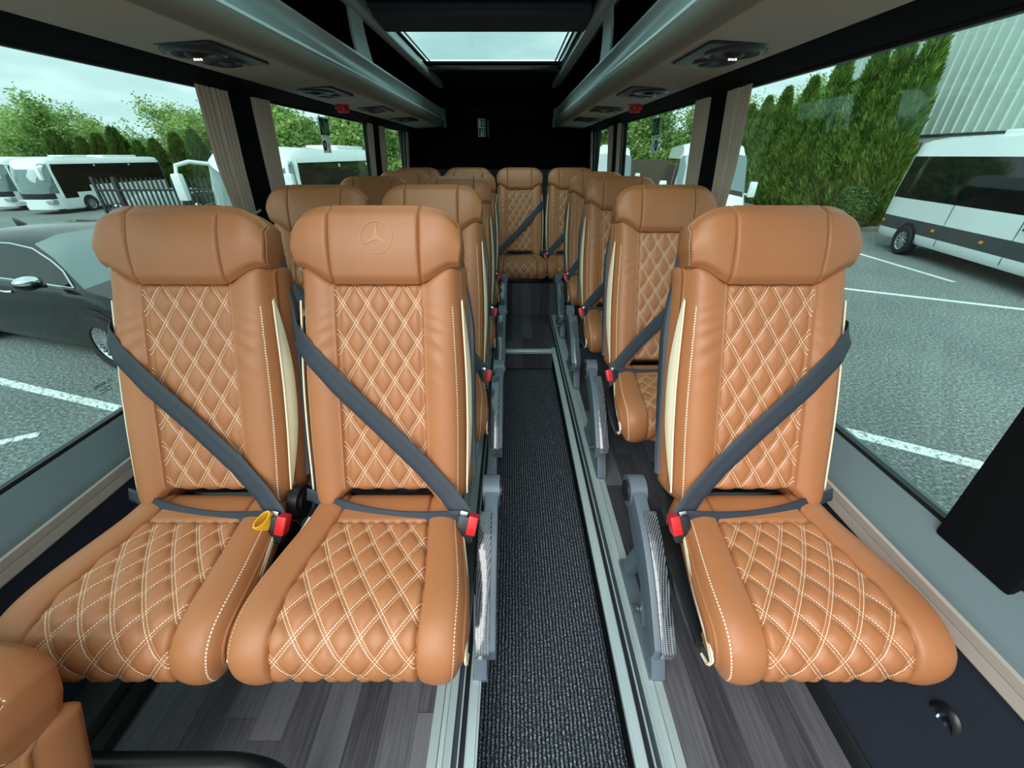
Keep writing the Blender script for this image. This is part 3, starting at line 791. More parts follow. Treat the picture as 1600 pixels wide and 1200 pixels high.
# ceiling rails and luggage racks
def bracket(sg):
    X = lambda hh: CX + sg * hh; k = MB(); n = 10; vs = []
    for i in range(n + 1):
        t = i / n; hh = .60 + .06 * t + .012 * sin(PI * t); z = 2.135 - .185 * t; yc0 = 2.43 + .22 * t + .02 * sin(PI * t); w = .17 + .11 * t
        for (dx, yy) in ((0, yc0), (0, yc0 + w), (.012, yc0 + w), (.012, yc0)): vs.append((X(hh + dx), yy, z))
    fs = [(i * 4 + j, i * 4 + (j + 1) % 4, (i + 1) * 4 + (j + 1) % 4, (i + 1) * 4 + j) for i in range(n) for j in range(4)] + [(0, 1, 2, 3), (n * 4 + 3, n * 4 + 2, n * 4 + 1, n * 4)]
    if sg < 0: fs = [f[::-1] for f in fs]
    k.add(vs, fs, 'alu'); return k
for sg, side in ((-1, 'left'), (1, 'right')):
    X = lambda hh: CX + sg * hh
    k = MB(); k.prism([(X(.560), 2.10), (X(.558), 2.112), (X(.566), 2.15), (X(.566), CZ + .01), (X(.68), CZ + .01), (X(.66), 2.13), (X(.625), 2.105), (X(.60), 2.112), (X(.585), 2.092)], 1, CY0, 5.0, 'alupaint', .002)
    tag(k.build('ceiling_rail'), f'grey aluminium rail along the {side} edge of the roof window', 'ceiling rail')
    root = empty('luggage_rack', (0, 0, 0), 0, f'open overhead luggage rack with silver fascia along the {side} side', 'luggage rack', 'overhead luggage racks')
    p = MB(); p.prism([(X(1.002), 1.783), (X(.990), 1.780), (X(.715), 1.794), (X(.68), 1.797), (X(.68), 1.81), (X(1.02), 1.81)], 1, CY0, 5.55, 'greige', .003)
    p.box((min(X(.67), X(1.1)), CY0, 1.81), (max(X(.67), X(1.1)), 5.55, 1.822), 'headliner'); p.build('underside_panel', root)
    f = MB(); pr = [(.700, 1.794), (.672, 1.798), (.655, 1.812), (.646, 1.832), (.645, 1.850), (.650, 1.861), (.656, 1.866), (.652, 1.873), (.660, 1.885), (.668, 1.905), (.668, 1.925), (.660, 1.942), (.652, 1.952), (.654, 1.960), (.665, 1.962), (.690, 1.94), (.700, 1.82)]
    f.prism([(X(a), z) for a, z in pr[6:]] + [(X(.70), 1.866)], 1, CY0, 5.55, 'alupaint'); f.build('fascia', root, 50)
    f = MB(); f.prism([(X(a), z) for a, z in pr[:7]] + [(X(.70), 1.866)], 1, CY0, 5.55, 'fascialow'); f.build('lower_fascia', root, 50)
    s_ = MB(); s_.prism([(X(.6485), 1.8610), (X(.6475), 1.8665), (X(.650), 1.8715), (X(.658), 1.872), (X(.658), 1.861)], 1, CY0, 5.54, 'stripwhite'); s_.build('trim_strip', root)
    e = MB(); e.prism([(X(.652), 1.957), (X(.653), 1.963), (X(.657), 1.966), (X(.667), 1.964), (X(.667), 1.955)], 1, CY0, 5.54, 'alu'); e.build('lip_strip', root)
    ec = MB(); ec.prism([(X(.640), 1.79), (X(.634), 1.83), (X(.640), 1.97), (X(.70), 1.97), (X(.72), 1.80), (X(1.0), 1.775), (X(1.0), 1.83), (X(.72), 1.86)], 1, 5.54, 5.57, 'armgrey', .004); ec.build('end_cap', root)
    bracket(sg).build('support_bracket', root)
    for i, rw in enumerate(('front', 'second', 'third', 'fourth')):
        y = 1.66 + .88 * i
        u = empty('service_unit', (X(.858), y, 1.787), 0, f'black overhead reading lamp and air vent unit on the {side}, {["nearest the camera", "second from the front", "third from the front", "farthest back"][i]}', 'overhead unit', 'overhead reading lamp and vent units')
        bs = MB(); bs.prism([(-.115, -.165), (.115, -.165), (.125, -.15), (.125, .15), (.115, .165), (-.115, .165), (-.125, .15), (-.125, -.15)], 2, -.003, .006, 'black', .001); bs.build('base_plate', u)
        a = MB()
        for cy, rx, ry in ((-.058, .078, .090), (.085, .062, .062)):
            vs = []; N = 36
            for rr_, zz in ((1., -.002), (.97, -.009), (.80, -.013), (.62, -.006), (.55, .0)):
                for q in range(N): t = 2 * PI * q / N; vs.append((rx * rr_ * cos(t) * 1.2, cy + ry * rr_ * sin(t), zz))
            a.add(vs, [(i2 * N + q, i2 * N + (q + 1) % N, (i2 + 1) * N + (q + 1) % N, (i2 + 1) * N + q) for i2 in range(4) for q in range(N)], 'vent')
        a.build('bezel', u, 60)
        lp = MB(); lp.lathe([(.0, -.020), (.022, -.019), (.030, -.012), (.032, .0)], 'black', 24, 2, (0, -.058, 0)); lo_ = lp.build('reading_lamp', u, 60)
        if i == 0:
            ld = MB()
            for q in (-.010, 0, .010): ld.lathe([(0, -.0235), (.0028, -.023), (.003, -.018)], 'led', 10, 2, (q, -.052, 0))
            ld.build('lit_diode', lo_)
        vn = MB(); vn.lathe([(.0, -.008), (.018, -.008), (.020, -.016), (.034, -.017), (.036, .0)], 'vent', 28, 2, (0, .085, 0)); vn.build('air_vent', u, 60)
    hm = empty('emergency_hammer', (X(.955), 3.10, 1.782), 0, f'small red emergency hammer holder under the {side} luggage rack', 'emergency hammer', 'emergency hammers')
    bd = MB(); bd.box((-.030, -.055, -.028), (.030, .055, .002), 'red', .010); bd.build('holder', hm)
    hd = MB(); hd.cyl((-.035, .02, -.030), (.035, .02, -.030), .010, 'red', 14); hd.cyl((0, -.07, -.030), (0, .02, -.030), .008, 'red', 12); hd.cyl((-.040, .02, -.03), (-.034, .02, -.03), .004, 'steel', 10); hd.build('hammer', hm)
# glass
wn = 2
spans = {-1: [(-.9, 2.13), (2.34, 4.18), (4.42, 5.52)], 1: [(.645, 2.13), (2.34, 4.18), (4.42, 5.52)]}
for sg in (-1, 1):
    X = lambda hh: CX + sg * hh
    for (a, b_) in spans[sg]:
        fr = MB()
        def strip(z0, z1, y0, y1):
            f0 = (z0 - ZG0) / (ZG1 - ZG0); f1 = (z1 - ZG0) / (ZG1 - ZG0); h0 = HG0 + (HG1 - HG0) * f0; h1 = HG0 + (HG1 - HG0) * f1
            fr.prism([(X(h0 + .004), z0), (X(h1 + .004), z1), (X(h1 + .022), z1), (X(h0 + .022), z0)], 1, y0, y1, 'rubber')
        strip(ZG0 - .002, ZG0 + .012, a, b_); strip(ZG1 - .012, ZG1 + .002, a, b_); strip(ZG0, ZG1, a, a + .012); strip(ZG0, ZG1, b_ - .012, b_)
        o = struct(fr, f'window_{wn}'); wn += 1
        pn = MB(); pn.prism([(X(HG0 + .010), ZG0), (X(HG1 + .010), ZG1), (X(HG1 + .015), ZG1), (X(HG0 + .015), ZG0)], 1, a, b_, 'tint'); pn.build('pane', o, smooth=False)
# front door at the right: dark tinted leaf ahead of the pillar
X = lambda hh: CX + hh
dr = MB()
dr.prism([(X(HG0 + .004), ZG0 - .6), (X(HG0 + .004), ZG0 + .10), (X(HG0 + .03), ZG0 + .10), (X(HG0 + .03), ZG0 - .6)], 1, -.30, .50, 'shell')
dr.prism([(X(HG0 - .0), ZG0 + .09), (X(HG0 - .010), ZG0 + .13), (X(HG0 + .03), ZG0 + .13), (X(HG0 + .03), ZG0 + .09)], 1, -.30, .50, 'rubber')
dr.prism([(X(HG1 + .0), ZG1 - .10), (X(HG1 - .0), ZG1), (X(HG1 + .03), ZG1), (X(HG1 + .03), ZG1 - .10)], 1, -.30, .50, 'rubber')
o = struct(dr, 'door_1', 'dark tinted front door beside the last pillar')
pn = MB(); pn.prism([(X(HG0 + .006), ZG0 + .10), (X(HG1 + .010), ZG1 - .05), (X(HG1 + .014), ZG1 - .05), (X(HG0 + .010), ZG0 + .10)], 1, -.30, .50, 'doorglass'); pn.build('pane', o, smooth=False)
# curtains
def curtain(sg, y0, y1, label, flap=0, tie=0.):
    X = lambda hh: CX + sg * hh; b = MB(); ny, nz = 56, 34; vs = []
    for j in range(nz + 1):
        t = j / nz; z = ZG0 + .02 + (ZG1 - ZG0 - .03) * t; hh = HG0 + (HG1 - HG0) * t - .028
        pinch = tie * math.exp(-((t - .50) / .16) ** 2)
        for i in range(ny + 1):
            u = i / ny; d = u if flap < 0 else 1 - u
            y = y0 + (y1 - y0) * u
            y += (y1 - y if flap < 0 else y0 - y) * pinch * .35
            a = .010 * (1 if d > .42 or not flap else .35)
            vs.append((X(hh - a * sin(u * 2 * PI * 7 + .6 * sin(t * 5)) - (.018 * (1 - d) if flap else 0)), y, z))
    n1 = ny + 1; fs = [(j * n1 + i, j * n1 + i + 1, (j + 1) * n1 + i + 1, (j + 1) * n1 + i) for j in range(nz) for i in range(ny)]
    if sg > 0: fs = [f[::-1] for f in fs]
    b0 = len(vs); off = [(v[0] + sg * .003, v[1], v[2]) for v in vs]
    b.add(vs + off, fs + [tuple(x + b0 for x in f[::-1]) for f in fs], 'curtain')
    root = empty('curtain', (0, 0, 0), 0, label, 'curtain', 'beige window curtains'); b.build('fabric', root, 60)
    if flap:
        k = MB(); yb = y0 + .03 if flap < 0 else y1 - .03; hm_ = (HG0 + HG1) / 2
        k.lathe([(0, -.012), (.007, -.012), (.010, -.006), (.008, 0), (.005, .01)], 'chrome', 16, 0, (X(hm_ - .062), yb, 1.265))
        k.tube([(X(hm_ - .05), yb + (y1 - y0) * t * (1 if flap < 0 else -1) * .9, 1.262 - .012 * sin(PI * t)) for t in [i / 8 for i in range(9)]], .006, 'curtain', 8)
        k.build('tieback', root)
for sg, side in ((-1, 'left'), (1, 'right')):
    curtain(sg, 1.90, 2.13, f'beige curtain with metal tieback, just ahead of the first {side} pillar', -1, .5)
    curtain(sg, 2.315, 2.47, f'narrow pleated curtain directly behind the first {side} pillar')
    curtain(sg, 4.00, 4.18, f'beige curtain just ahead of the second {side} pillar', -1, .4)
    curtain(sg, 4.40, 4.56, f'narrow curtain directly behind the second {side} pillar')
    curtain(sg, 5.38, 5.55, f'beige curtain at the rear end of the last {side} window', -1, .4)
# stickers on the second windows
for sg, side in ((-1, 'left'), (1, 'right')):
    y = 3.13 if sg < 0 else 3.13
    root = empty('exit_sticker', (0, 0, 0), 0, f'green and white emergency exit sticker on the second {side} window', 'sticker', 'emergency exit stickers')
    def Q(b, y0, y1, z0, z1, mat, d):
        def P(yy, z): return (CX + sg * (HG0 + (HG1 - HG0) * (z - ZG0) / (ZG1 - ZG0) + .009 - d), yy, z)
        def P2(yy, z): p = P(yy, z); return (p[0] + sg * .0008, p[1], p[2])
        v = [P(y0, z0), P(y1, z0), P(y1, z1), P(y0, z1)]; w = [P2(y0, z0), P2(y1, z0), P2(y1, z1), P2(y0, z1)]
        b.add(v + w, [(0, 1, 2, 3), (7, 6, 5, 4), (0, 4, 5, 1), (1, 5, 6, 2), (2, 6, 7, 3), (3, 7, 4, 0)], mat)
    b = MB(); Q(b, y, y + .17, 1.615, 1.725, 'stwhite', 0)
    for k in (0, 1): Q(b, y + .008 + .080 * k, y + .008 + .080 * k + .074, 1.621, 1.719, 'stgreen', .001)
    # running figure and arrow, broken pane and hammer marks
    for (a0, a1, z0, z1) in ((.020, .028, 1.66, 1.70), (.028, .044, 1.655, 1.664), (.044, .052, 1.63, 1.662), (.054, .074, 1.640, 1.647), (.105, .114, 1.63, 1.70), (.100, .135, 1.668, 1.676), (.128, .137, 1.64, 1.69), (.120, .150, 1.69, 1.697)): Q(b, y + a0, y + a1, z0, z1, 'stwhite', .002)
    b.build('exit_panel', root, smooth=False)
    b = MB(); Q(b, y + .02, y + .155, 1.515, 1.605, 'stwhite', 0)
    def disc(cy, cz, r0, mat, d, hole=0.):
        N = 24; vs = []
        for i in range(N):
            a = 2 * PI * i / N
            for rr_ in (r0, r0 * hole): z = cz + rr_ * sin(a); vs.append((CX + sg * (HG0 + (HG1 - HG0) * (z - ZG0) / (ZG1 - ZG0) + .009 - d), cy + rr_ * cos(a), z))
        b.add(vs, [(2 * i, 2 * ((i + 1) % N), 2 * ((i + 1) % N) + 1, 2 * i + 1) for i in range(N)], mat)
    disc(y + .052, 1.56, .034, 'stblue', .0015); disc(y + .052, 1.56, .016, 'stwhite', .0025, .3)
    disc(y + .115, 1.582, .018, 'stred', .0015, .7); disc(y + .115, 1.538, .018, 'stred', .0015, .7); Q(b, y + .100, y + .130, 1.558, 1.562, 'ink', .0016)
    b.build('rule_panel', root, smooth=False)
# tint maker's print low on the first windows (small dark lettering, seen mirrored from inside)
def font_mesh(txt, size, mat, ext=.0004):
    cu = bpy.data.curves.new('t', 'FONT'); cu.body = txt; cu.size = size; cu.extrude = ext; cu.align_x = 'CENTER'
    ob = bpy.data.objects.new('t', cu); COL.objects.link(ob); dg = bpy.context.evaluated_depsgraph_get()
    me = bpy.data.meshes.new_from_object(ob.evaluated_get(dg)); v = [x.co[:] for x in me.vertices]; f = [tuple(p.vertices) for p in me.polygons]
    bpy.data.objects.remove(ob); bpy.data.curves.remove(cu); return v, f
slope = math.atan2(HG0 - HG1, ZG1 - ZG0)
for sg, yy, zz, side in ((-1, 1.115, .842, 'left'), (1, 1.225, .838, 'right')):
    v1, f1 = font_mesh('SMAR O', .017, 'ink'); v2, f2 = font_mesh('E11 43R-001', .008, 'ink'); v3, f3 = font_mesh('DOT 876 M2', .008, 'ink')
    b = MB()
    for v, f, dz in ((v1, f1, 0), (v2, f2, -.014), (v3, f3, -.025)):
        vs = []
        for (x, y, z) in v:
            Z = zz + y + dz; vs.append((CX + sg * (HG0 + (HG1 - HG0) * (Z - ZG0) / (ZG1 - ZG0) + .0085 - z), yy + (-x if sg < 0 else x) * sg * -1 * -1, Z))
        b.add(vs, f, 'ink')
    tag(b.build('glass_print', smooth=False), f'tiny black maker marking low on the first {side} window', 'glass marking')
# sign on the rear wall
b = MB(); b.box((-.415, YR - .008, 1.70), (-.325, YR - .001, 1.885), 'signwhite', .002)
b.box((-.409, YR - .010, 1.798), (-.331, YR - .008, 1.879), 'signgreen'); b.box((-.409, YR - .010, 1.706), (-.331, YR - .008, 1.790), 'signgreen')
for (x0, x1, z0, z1) in ((-.40, -.383, 1.80, 1.87), (-.36, -.352, 1.81, 1.86), (-.379, -.365, 1.72, 1.765), (-.385, -.358, 1.712, 1.722), (-.350, -.343, 1.715, 1.78)): b.box((x0, YR - .012, z0), (x1, YR - .010, z1), 'signwhite')
tag(b.build('exit_sign', smooth=False), 'small green and white exit notice on the black rear wall', 'sign')
b = MB(); b.box((-.300, YR - .03, 1.69), (-.285, YR - .015, 1.87), 'armgrey', .004); b.box((-.297, YR - .016, 1.70), (-.288, YR, 1.72), 'armgrey'); b.box((-.297, YR - .016, 1.84), (-.288, YR, 1.86), 'armgrey')
tag(b.build('pull_handle'), 'thin grey pull handle beside the exit notice on the rear wall', 'handle')
# usb socket in the right wall
u = empty('usb_socket', (.966, .372, .410), 0, 'oval black USB charging socket with blue light in the right wall', 'socket')
b = MB(); N = 32; vs = []
for r_, t_ in ((1, .0), (.96, -.008), (.75, -.011), (.70, -.008), (0.01, -.008)):
    for i in range(N): a = 2 * PI * i / N; vs.append((t_, .034 * r_ * cos(a), .050 * r_ * sin(a)))
b.add(vs, [(k * N + i, k * N + (i + 1) % N, (k + 1) * N + (i + 1) % N, (k + 1) * N + i) for k in range(4) for i in range(N)], 'black'); b.build('face_plate', u, 60)
b = MB(); b.box((-.0105, -.011, -.006), (-.0075, -.004, .016), 'steel', .0005); b.box((-.0105, .004, -.006), (-.0075, .011, .016), 'steel', .0005); b.build('port', u)
b = MB(); b.box((-.0112, .006, -.004), (-.0102, .0095, .014), 'ledblue'); b.build('status_light', u)
u.rotation_euler = (0, rad(-8), 0)
# black grab rail in front of the first pair of seats
b = MB(); z = .410; pts = [(-1.24, .295, z), (-.60, .295, z)] + [(-.60 + .09 * sin(a), .295, z - .09 + .09 * cos(a)) for a in [rad(15 * k) for k in range(1, 7)]] + [(-.51, .295, PF)]
b.tube(pts, .026, 'black', 20); b.cyl((-.51, .295, PF), (-.51, .295, PF + .012), .045, 'black', 24)
tag(b.build('grab_rail'), 'black tubular rail across the bottom left, ahead of the first seats', 'rail')

# ---------------------------------------------------------------- outside
GZ = -1.07
g = MB(); g.add([(-60, -30, GZ), (60, -30, GZ), (60, 70, GZ), (-60, 70, GZ)], [(0, 1, 2, 3)], 'asphalt'); struct(g, 'ground', 'grey asphalt yard')
def line(p, q, w, mat, nm='road_marking', lab=None):
    p, q = Vector((*p, GZ)), Vector((*q, GZ)); d = (q - p).normalized(); n = Vector((-d.y, d.x, 0)) * w / 2; up = Vector((0, 0, .006))
    b = MB(); A = [p + n, q + n, q - n, p - n]; b.add(A + [a + up for a in A], [(4, 5, 6, 7), (0, 1, 5, 4), (1, 2, 6, 5), (2, 3, 7, 6), (3, 0, 4, 7)], mat)
    struct(b, nm, lab, smooth=False)
line((10.57, 13.4), (10.40, 9.15), .13, 'linewhite', lab='short white bay line beside the white minibus')
line((4.2, 10.4), (10.6, 6.85), .13, 'linewhite', lab='long white bay line on the right')
line((2.2, 4.2), (5.0, 2.55), .16, 'roadline', lab='worn white bay line close to the right windows')
line((-7.2, 4.6), (-3.6, 3.50), .11, 'roadline', lab='worn white line close to the left windows')
line((-5.9, 2.85), (-5.05, 3.33), .10, 'roadline', lab='faint broken white mark at the left edge')
# kerb and hedge bank on the right
k = MB(); k.prism([(13.55, GZ), (13.55, GZ + .14), (13.58, GZ + .16), (13.75, GZ + .16), (13.75, GZ)], 1, 16.4, 36, 'concrete'); k.box((13.0, 16.3, GZ), (15.9, 16.42, GZ + .16), 'concrete', .02)
struct(k, 'kerb', 'concrete kerb at the foot of the hedge')

def loft(rings, mat_of, parts):
    """rings: list of half sections [(x,y,z)...]; both sides are built; mat_of(i,j)->(part,mat)"""
    nj = len(rings[0])
    for i in range(len(rings) - 1):
        for j in range(nj - 1):
            p, m_ = mat_of(i, j); mb = parts.setdefault(p, MB())
            a, b, c, d = rings[i][j], rings[i + 1][j], rings[i + 1][j + 1], rings[i][j + 1]
            mb.add([a, b, c, d], [(0, 1, 2, 3)[::-1]], m_)
            fl_ = lambda v: (v[0], -v[1], v[2]); mb.add([fl_(a), fl_(b), fl_(c), fl_(d)], [(0, 1, 2, 3)], m_)
def cap(ring, mat_of, parts, front=True):
    for j in range(len(ring) - 1):
        p, m_ = mat_of(j); mb = parts.setdefault(p, MB()); a, b = ring[j], ring[j + 1]
        f = [(0, 1, 2, 3)] if not front else [(3, 2, 1, 0)]
        mb.add([a, b, (b[0], -b[1], b[2]), (a[0], -a[1], a[2])], f, m_)
def weld(o, ang=45):
    bm = bmesh.new(); bm.from_mesh(o.data); bmesh.ops.remove_doubles(bm, verts=bm.verts[:], dist=.002); bmesh.ops.recalc_face_normals(bm, faces=bm.faces[:]); bm.to_mesh(o.data); bm.free()
    o.data.polygons.foreach_set('use_smooth', [True] * len(o.data.polygons)); o.data.set_sharp_from_angle(angle=rad(ang))
def wheel(P, x, y, r, w, spokes=6, hub='rim'):
    sgn = 1 if y > 0 else -1; t = MB()
    t.lathe([(r * .66, -w / 2), (r * .94, -w / 2), (r, -w / 2 + .03), (r, w / 2 - .03), (r * .94, w / 2), (r * .66, w / 2), (r * .64, 0), (r * .66, -w / 2)], 'tyre', 36, 1, (x, y, r))
    o = t.build('wheel', P, 40)
    h_ = MB(); yo = y + sgn * (w / 2 - .02)
    h_.lathe([(r * .66, yo - sgn * .03), (r * .64, yo), (r * .58, yo - sgn * .012), (r * .56, yo - sgn * .022)], hub, 36, 1, (x, 0, r))
    h_.lathe([(0.001, yo), (r * .16, yo), (r * .2, yo - sgn * .03)], hub, 20, 1, (x, 0, r))
    for k_ in range(spokes):
        a = 2 * PI * k_ / spokes; d = Vector((cos(a), 0, sin(a))); n = Vector((-sin(a), 0, cos(a))); c0 = Vector((x, yo - sgn * .006, r)); wd = r * (.9 / spokes)
        v = [c0 + d * r * .14 + n * wd * .5, c0 + d * r * .60 + n * wd, c0 + d * r * .60 - n * wd, c0 + d * r * .14 - n * wd * .5]
        h_.add(v + [p - Vector((0, sgn * .016, 0)) for p in v], [(0, 1, 2, 3), (0, 4, 5, 1), (2, 6, 7, 3)], hub)
    h_.lathe([(.001, yo - sgn * .020), (r * .6, yo - sgn * .020)], 'black', 30, 1, (x, 0, r))
    h_.build('hub', o, 40)
def arch(mb, x, y, r, mat='black'):
    sgn = 1 if y > 0 else -1; N = 28; vs = []
    for i in range(N + 1):
        a = -.15 + (PI + .3) * i / N
        for q in (.9, 1.2): vs.append((x + r * q * cos(a), y + sgn * .004, r + r * q * sin(a)))
    mb.add(vs, [(2 * i, 2 * i + 1, 2 * i + 3, 2 * i + 2) for i in range(N)], mat)
def lerp(a, b, t): return a + (b - a) * t
def interp(tab, x):
    for (x0, y0), (x1, y1) in zip(tab, tab[1:]):
        if x <= x1: return y0 + (y1 - y0) * max(0, (x - x0)) / (x1 - x0)
    return tab[-1][1]
def make_van(name, label):
    """white minibus; nose towards +x, length 7.1 m, built about the rear axle side"""
    P = empty(name, label=label, cat='minibus'); L = 7.1; parts = {}
    top = [(0, 2.62), (.08, 2.72), (.4, 2.80), (4.6, 2.82), (5.2, 2.74), (5.55, 2.52), (6.12, 1.62), (6.25, 1.50), (6.85, 1.16), (7.02, .98), (7.1, .80)]
    wid = [(0, .90), (.12, .97), (.5, 1.0), (5.6, 1.0), (6.3, .98), (6.8, .90), (7.02, .78), (7.1, .66)]
    xs = [0, .06, .16, .5, 1.0, 1.12, 2.2, 2.9, 3.6, 4.2, 4.55, 4.65, 5.2, 5.35, 5.55, 5.75, 5.95, 6.12, 6.25, 6.5, 6.85, 6.96, 7.04, 7.1]
    R = []
    for x in xs:
        zt, w = interp(top, x), interp(wid, x); zw = min(2.36, zt - .16); zb = min(1.36, zt - .20)
        wt = w - .14 * (zt - 1.0) / 1.8
        r_ = [(x, w * .93, .34), (x, w * .985, .42), (x, w, .58), (x, w, .62), (x, w * 1.004, .86), (x, w, .90), (x, w * .99, 1.10 if zb > 1.1 else (zb + .9) / 2 if zb > .9 else zb), (x, w * .985, max(zb, .905)), (x, lerp(w, wt, .8), max(zw, zb + .02)), (x, wt - .05, max(zt - .08, zb + .03)), (x, wt * .55, zt - .01), (x, 0, zt)]
        if zt < 1.0:
            r_ = [(x, w * .93, .34), (x, w * .985, .40), (x, w, .50), (x, w, .53), (x, w, .60), (x, w, .62), (x, w * .99, .66), (x, w * .985, .70), (x, w * .97, zt - .08), (x, w * .9, zt - .04), (x, w * .5, zt - .01), (x, 0, zt)]
        R.append(r_)
    def mo(i, j):
        x = (xs[i] + xs[i + 1]) / 2
        if j in (2, 3, 4) and x < 6.7: return ('side_cladding', 'cladding')
        if j == 7 and .14 < x < 4.58: return ('side_window', 'darkglass')
        if j == 7 and 4.7 < x < 5.7: return ('cab_window', 'darkglass')
        if j >= 8 and 5.5 < x < 6.13: return ('windscreen', 'shield')
        if j >= 9 and 6.13 < x < 6.25: return ('bonnet_edge', 'black')
        return ('body', 'paint')
    loft(R, mo, parts)
    cap(R[0], lambda j: ('rear_window', 'darkglass') if j == 7 else ('body', 'paint'), parts, False)
    cap(R[-1], lambda j: ('grille', 'cladding') if 1 < j < 7 else ('body', 'paint'), parts)
    for x in (1.45, 5.95): arch(parts.setdefault('wheel_arch', MB()), x, 1.003, .37); arch(parts['wheel_arch'], x, -1.003, .37)
    for k_, mb in parts.items(): weld(mb.build(k_, P), 50) if k_ != 'wheel_arch' else mb.build(k_, P)
    for x in (1.45, 5.95):
        for y in (.93, -.93): wheel(P, x, y, .36, .24, 10 if x < 2 else 6)
    for sg in (1, -1):
        b = MB(); b.box((5.42, sg * 1.02 - .03, 1.42), (5.50, sg * 1.2, 1.47), 'paint', .01); b.box((5.40, sg * 1.27 - .11, 1.36), (5.54, sg * 1.27 + .11, 1.78), 'paint', .05); b.build('mirror', P, 50)
        for x in (.22, 2.35, 3.9): b = MB(); b.box((x, sg * 1.0 - .01, .72), (x + .09, sg * 1.0 + .018 * sg * sg if sg > 0 else sg * 1.0 + .01, .78), 'orange', .003); b = b; b.v = [(v[0], v[1] + sg * .012, v[2]) for v in b.v]; b.build('side_marker', P)
        b = MB(); b.box((4.72, min(sg * 1.0, sg * 1.03), 1.10), (4.98, max(sg * 1.0, sg * 1.03), 1.15), 'cladding', .01); b.build('door_handle', P)
        for xx in (2.65, 4.62, 5.85):
            b = MB(); b.box((xx, min(sg * .995, sg * 1.003), .42), (xx + .012, max(sg * .995, sg * 1.003), 1.36), 'cladding'); b.build('panel_gap', P)
        # headlamps
        b = MB(); b.prism([(6.55, .88), (6.97, .80), (7.05, .92), (6.85, 1.08), (6.62, 1.16)], 1, min(sg * .80, sg * .955), max(sg * .80, sg * .955), 'lens', .02); b.build('headlamp', P, 50)
    b = MB(); b.box((2.0, -.35, 2.79), (2.9, .35, 2.90), 'paint', .04); b.build('roof_unit', P, 50)
    b = MB()
    for z in (.66, .74, .82): b.box((7.05, -.42, z), (7.125, .42, z + .03), 'chrome', .008)
    b.cyl((7.10, 0, .76), (7.135, 0, .76), .10, 'chrome', 28); b.build('grille_bars', P)
    return P
def place(P, loc, rz, sc, label=None):
    P.location = loc; P.rotation_euler = (0, 0, rz); P.scale = (sc,) * 3
    if label: P['label'] = label
    return P
van = make_van('minibus', 'white minibus with long tinted windows, parked side-on at the right')
d = math.atan2(7.85 - 12.16, 10.57 - 11.58)
VS = 1.08
# rear axle near side at (11.58,12.16); near side is the vehicle's right flank
ax = Vector((cos(d), sin(d), 0)); lt = Vector((-sin(d), cos(d), 0))
near = 1 if lt.x < 0 else -1
base = Vector((11.62, 12.2, GZ)) - ax * 1.45 * VS - lt * near * 1.0 * VS
place(van, base, d, VS)
v2 = copy_tree(van); place(v2, (7.7, 19.5, GZ), rad(-105), 1.05, 'white minibus facing the camera, split by the first right pillar')
v3 = copy_tree(van); place(v3, (5.5, 26.4, GZ), rad(-100), 1.05, 'white minibus facing the camera, seen through the rear right windows')
for o_ in (van, v2, v3): o_['group'] = 'white minibuses'

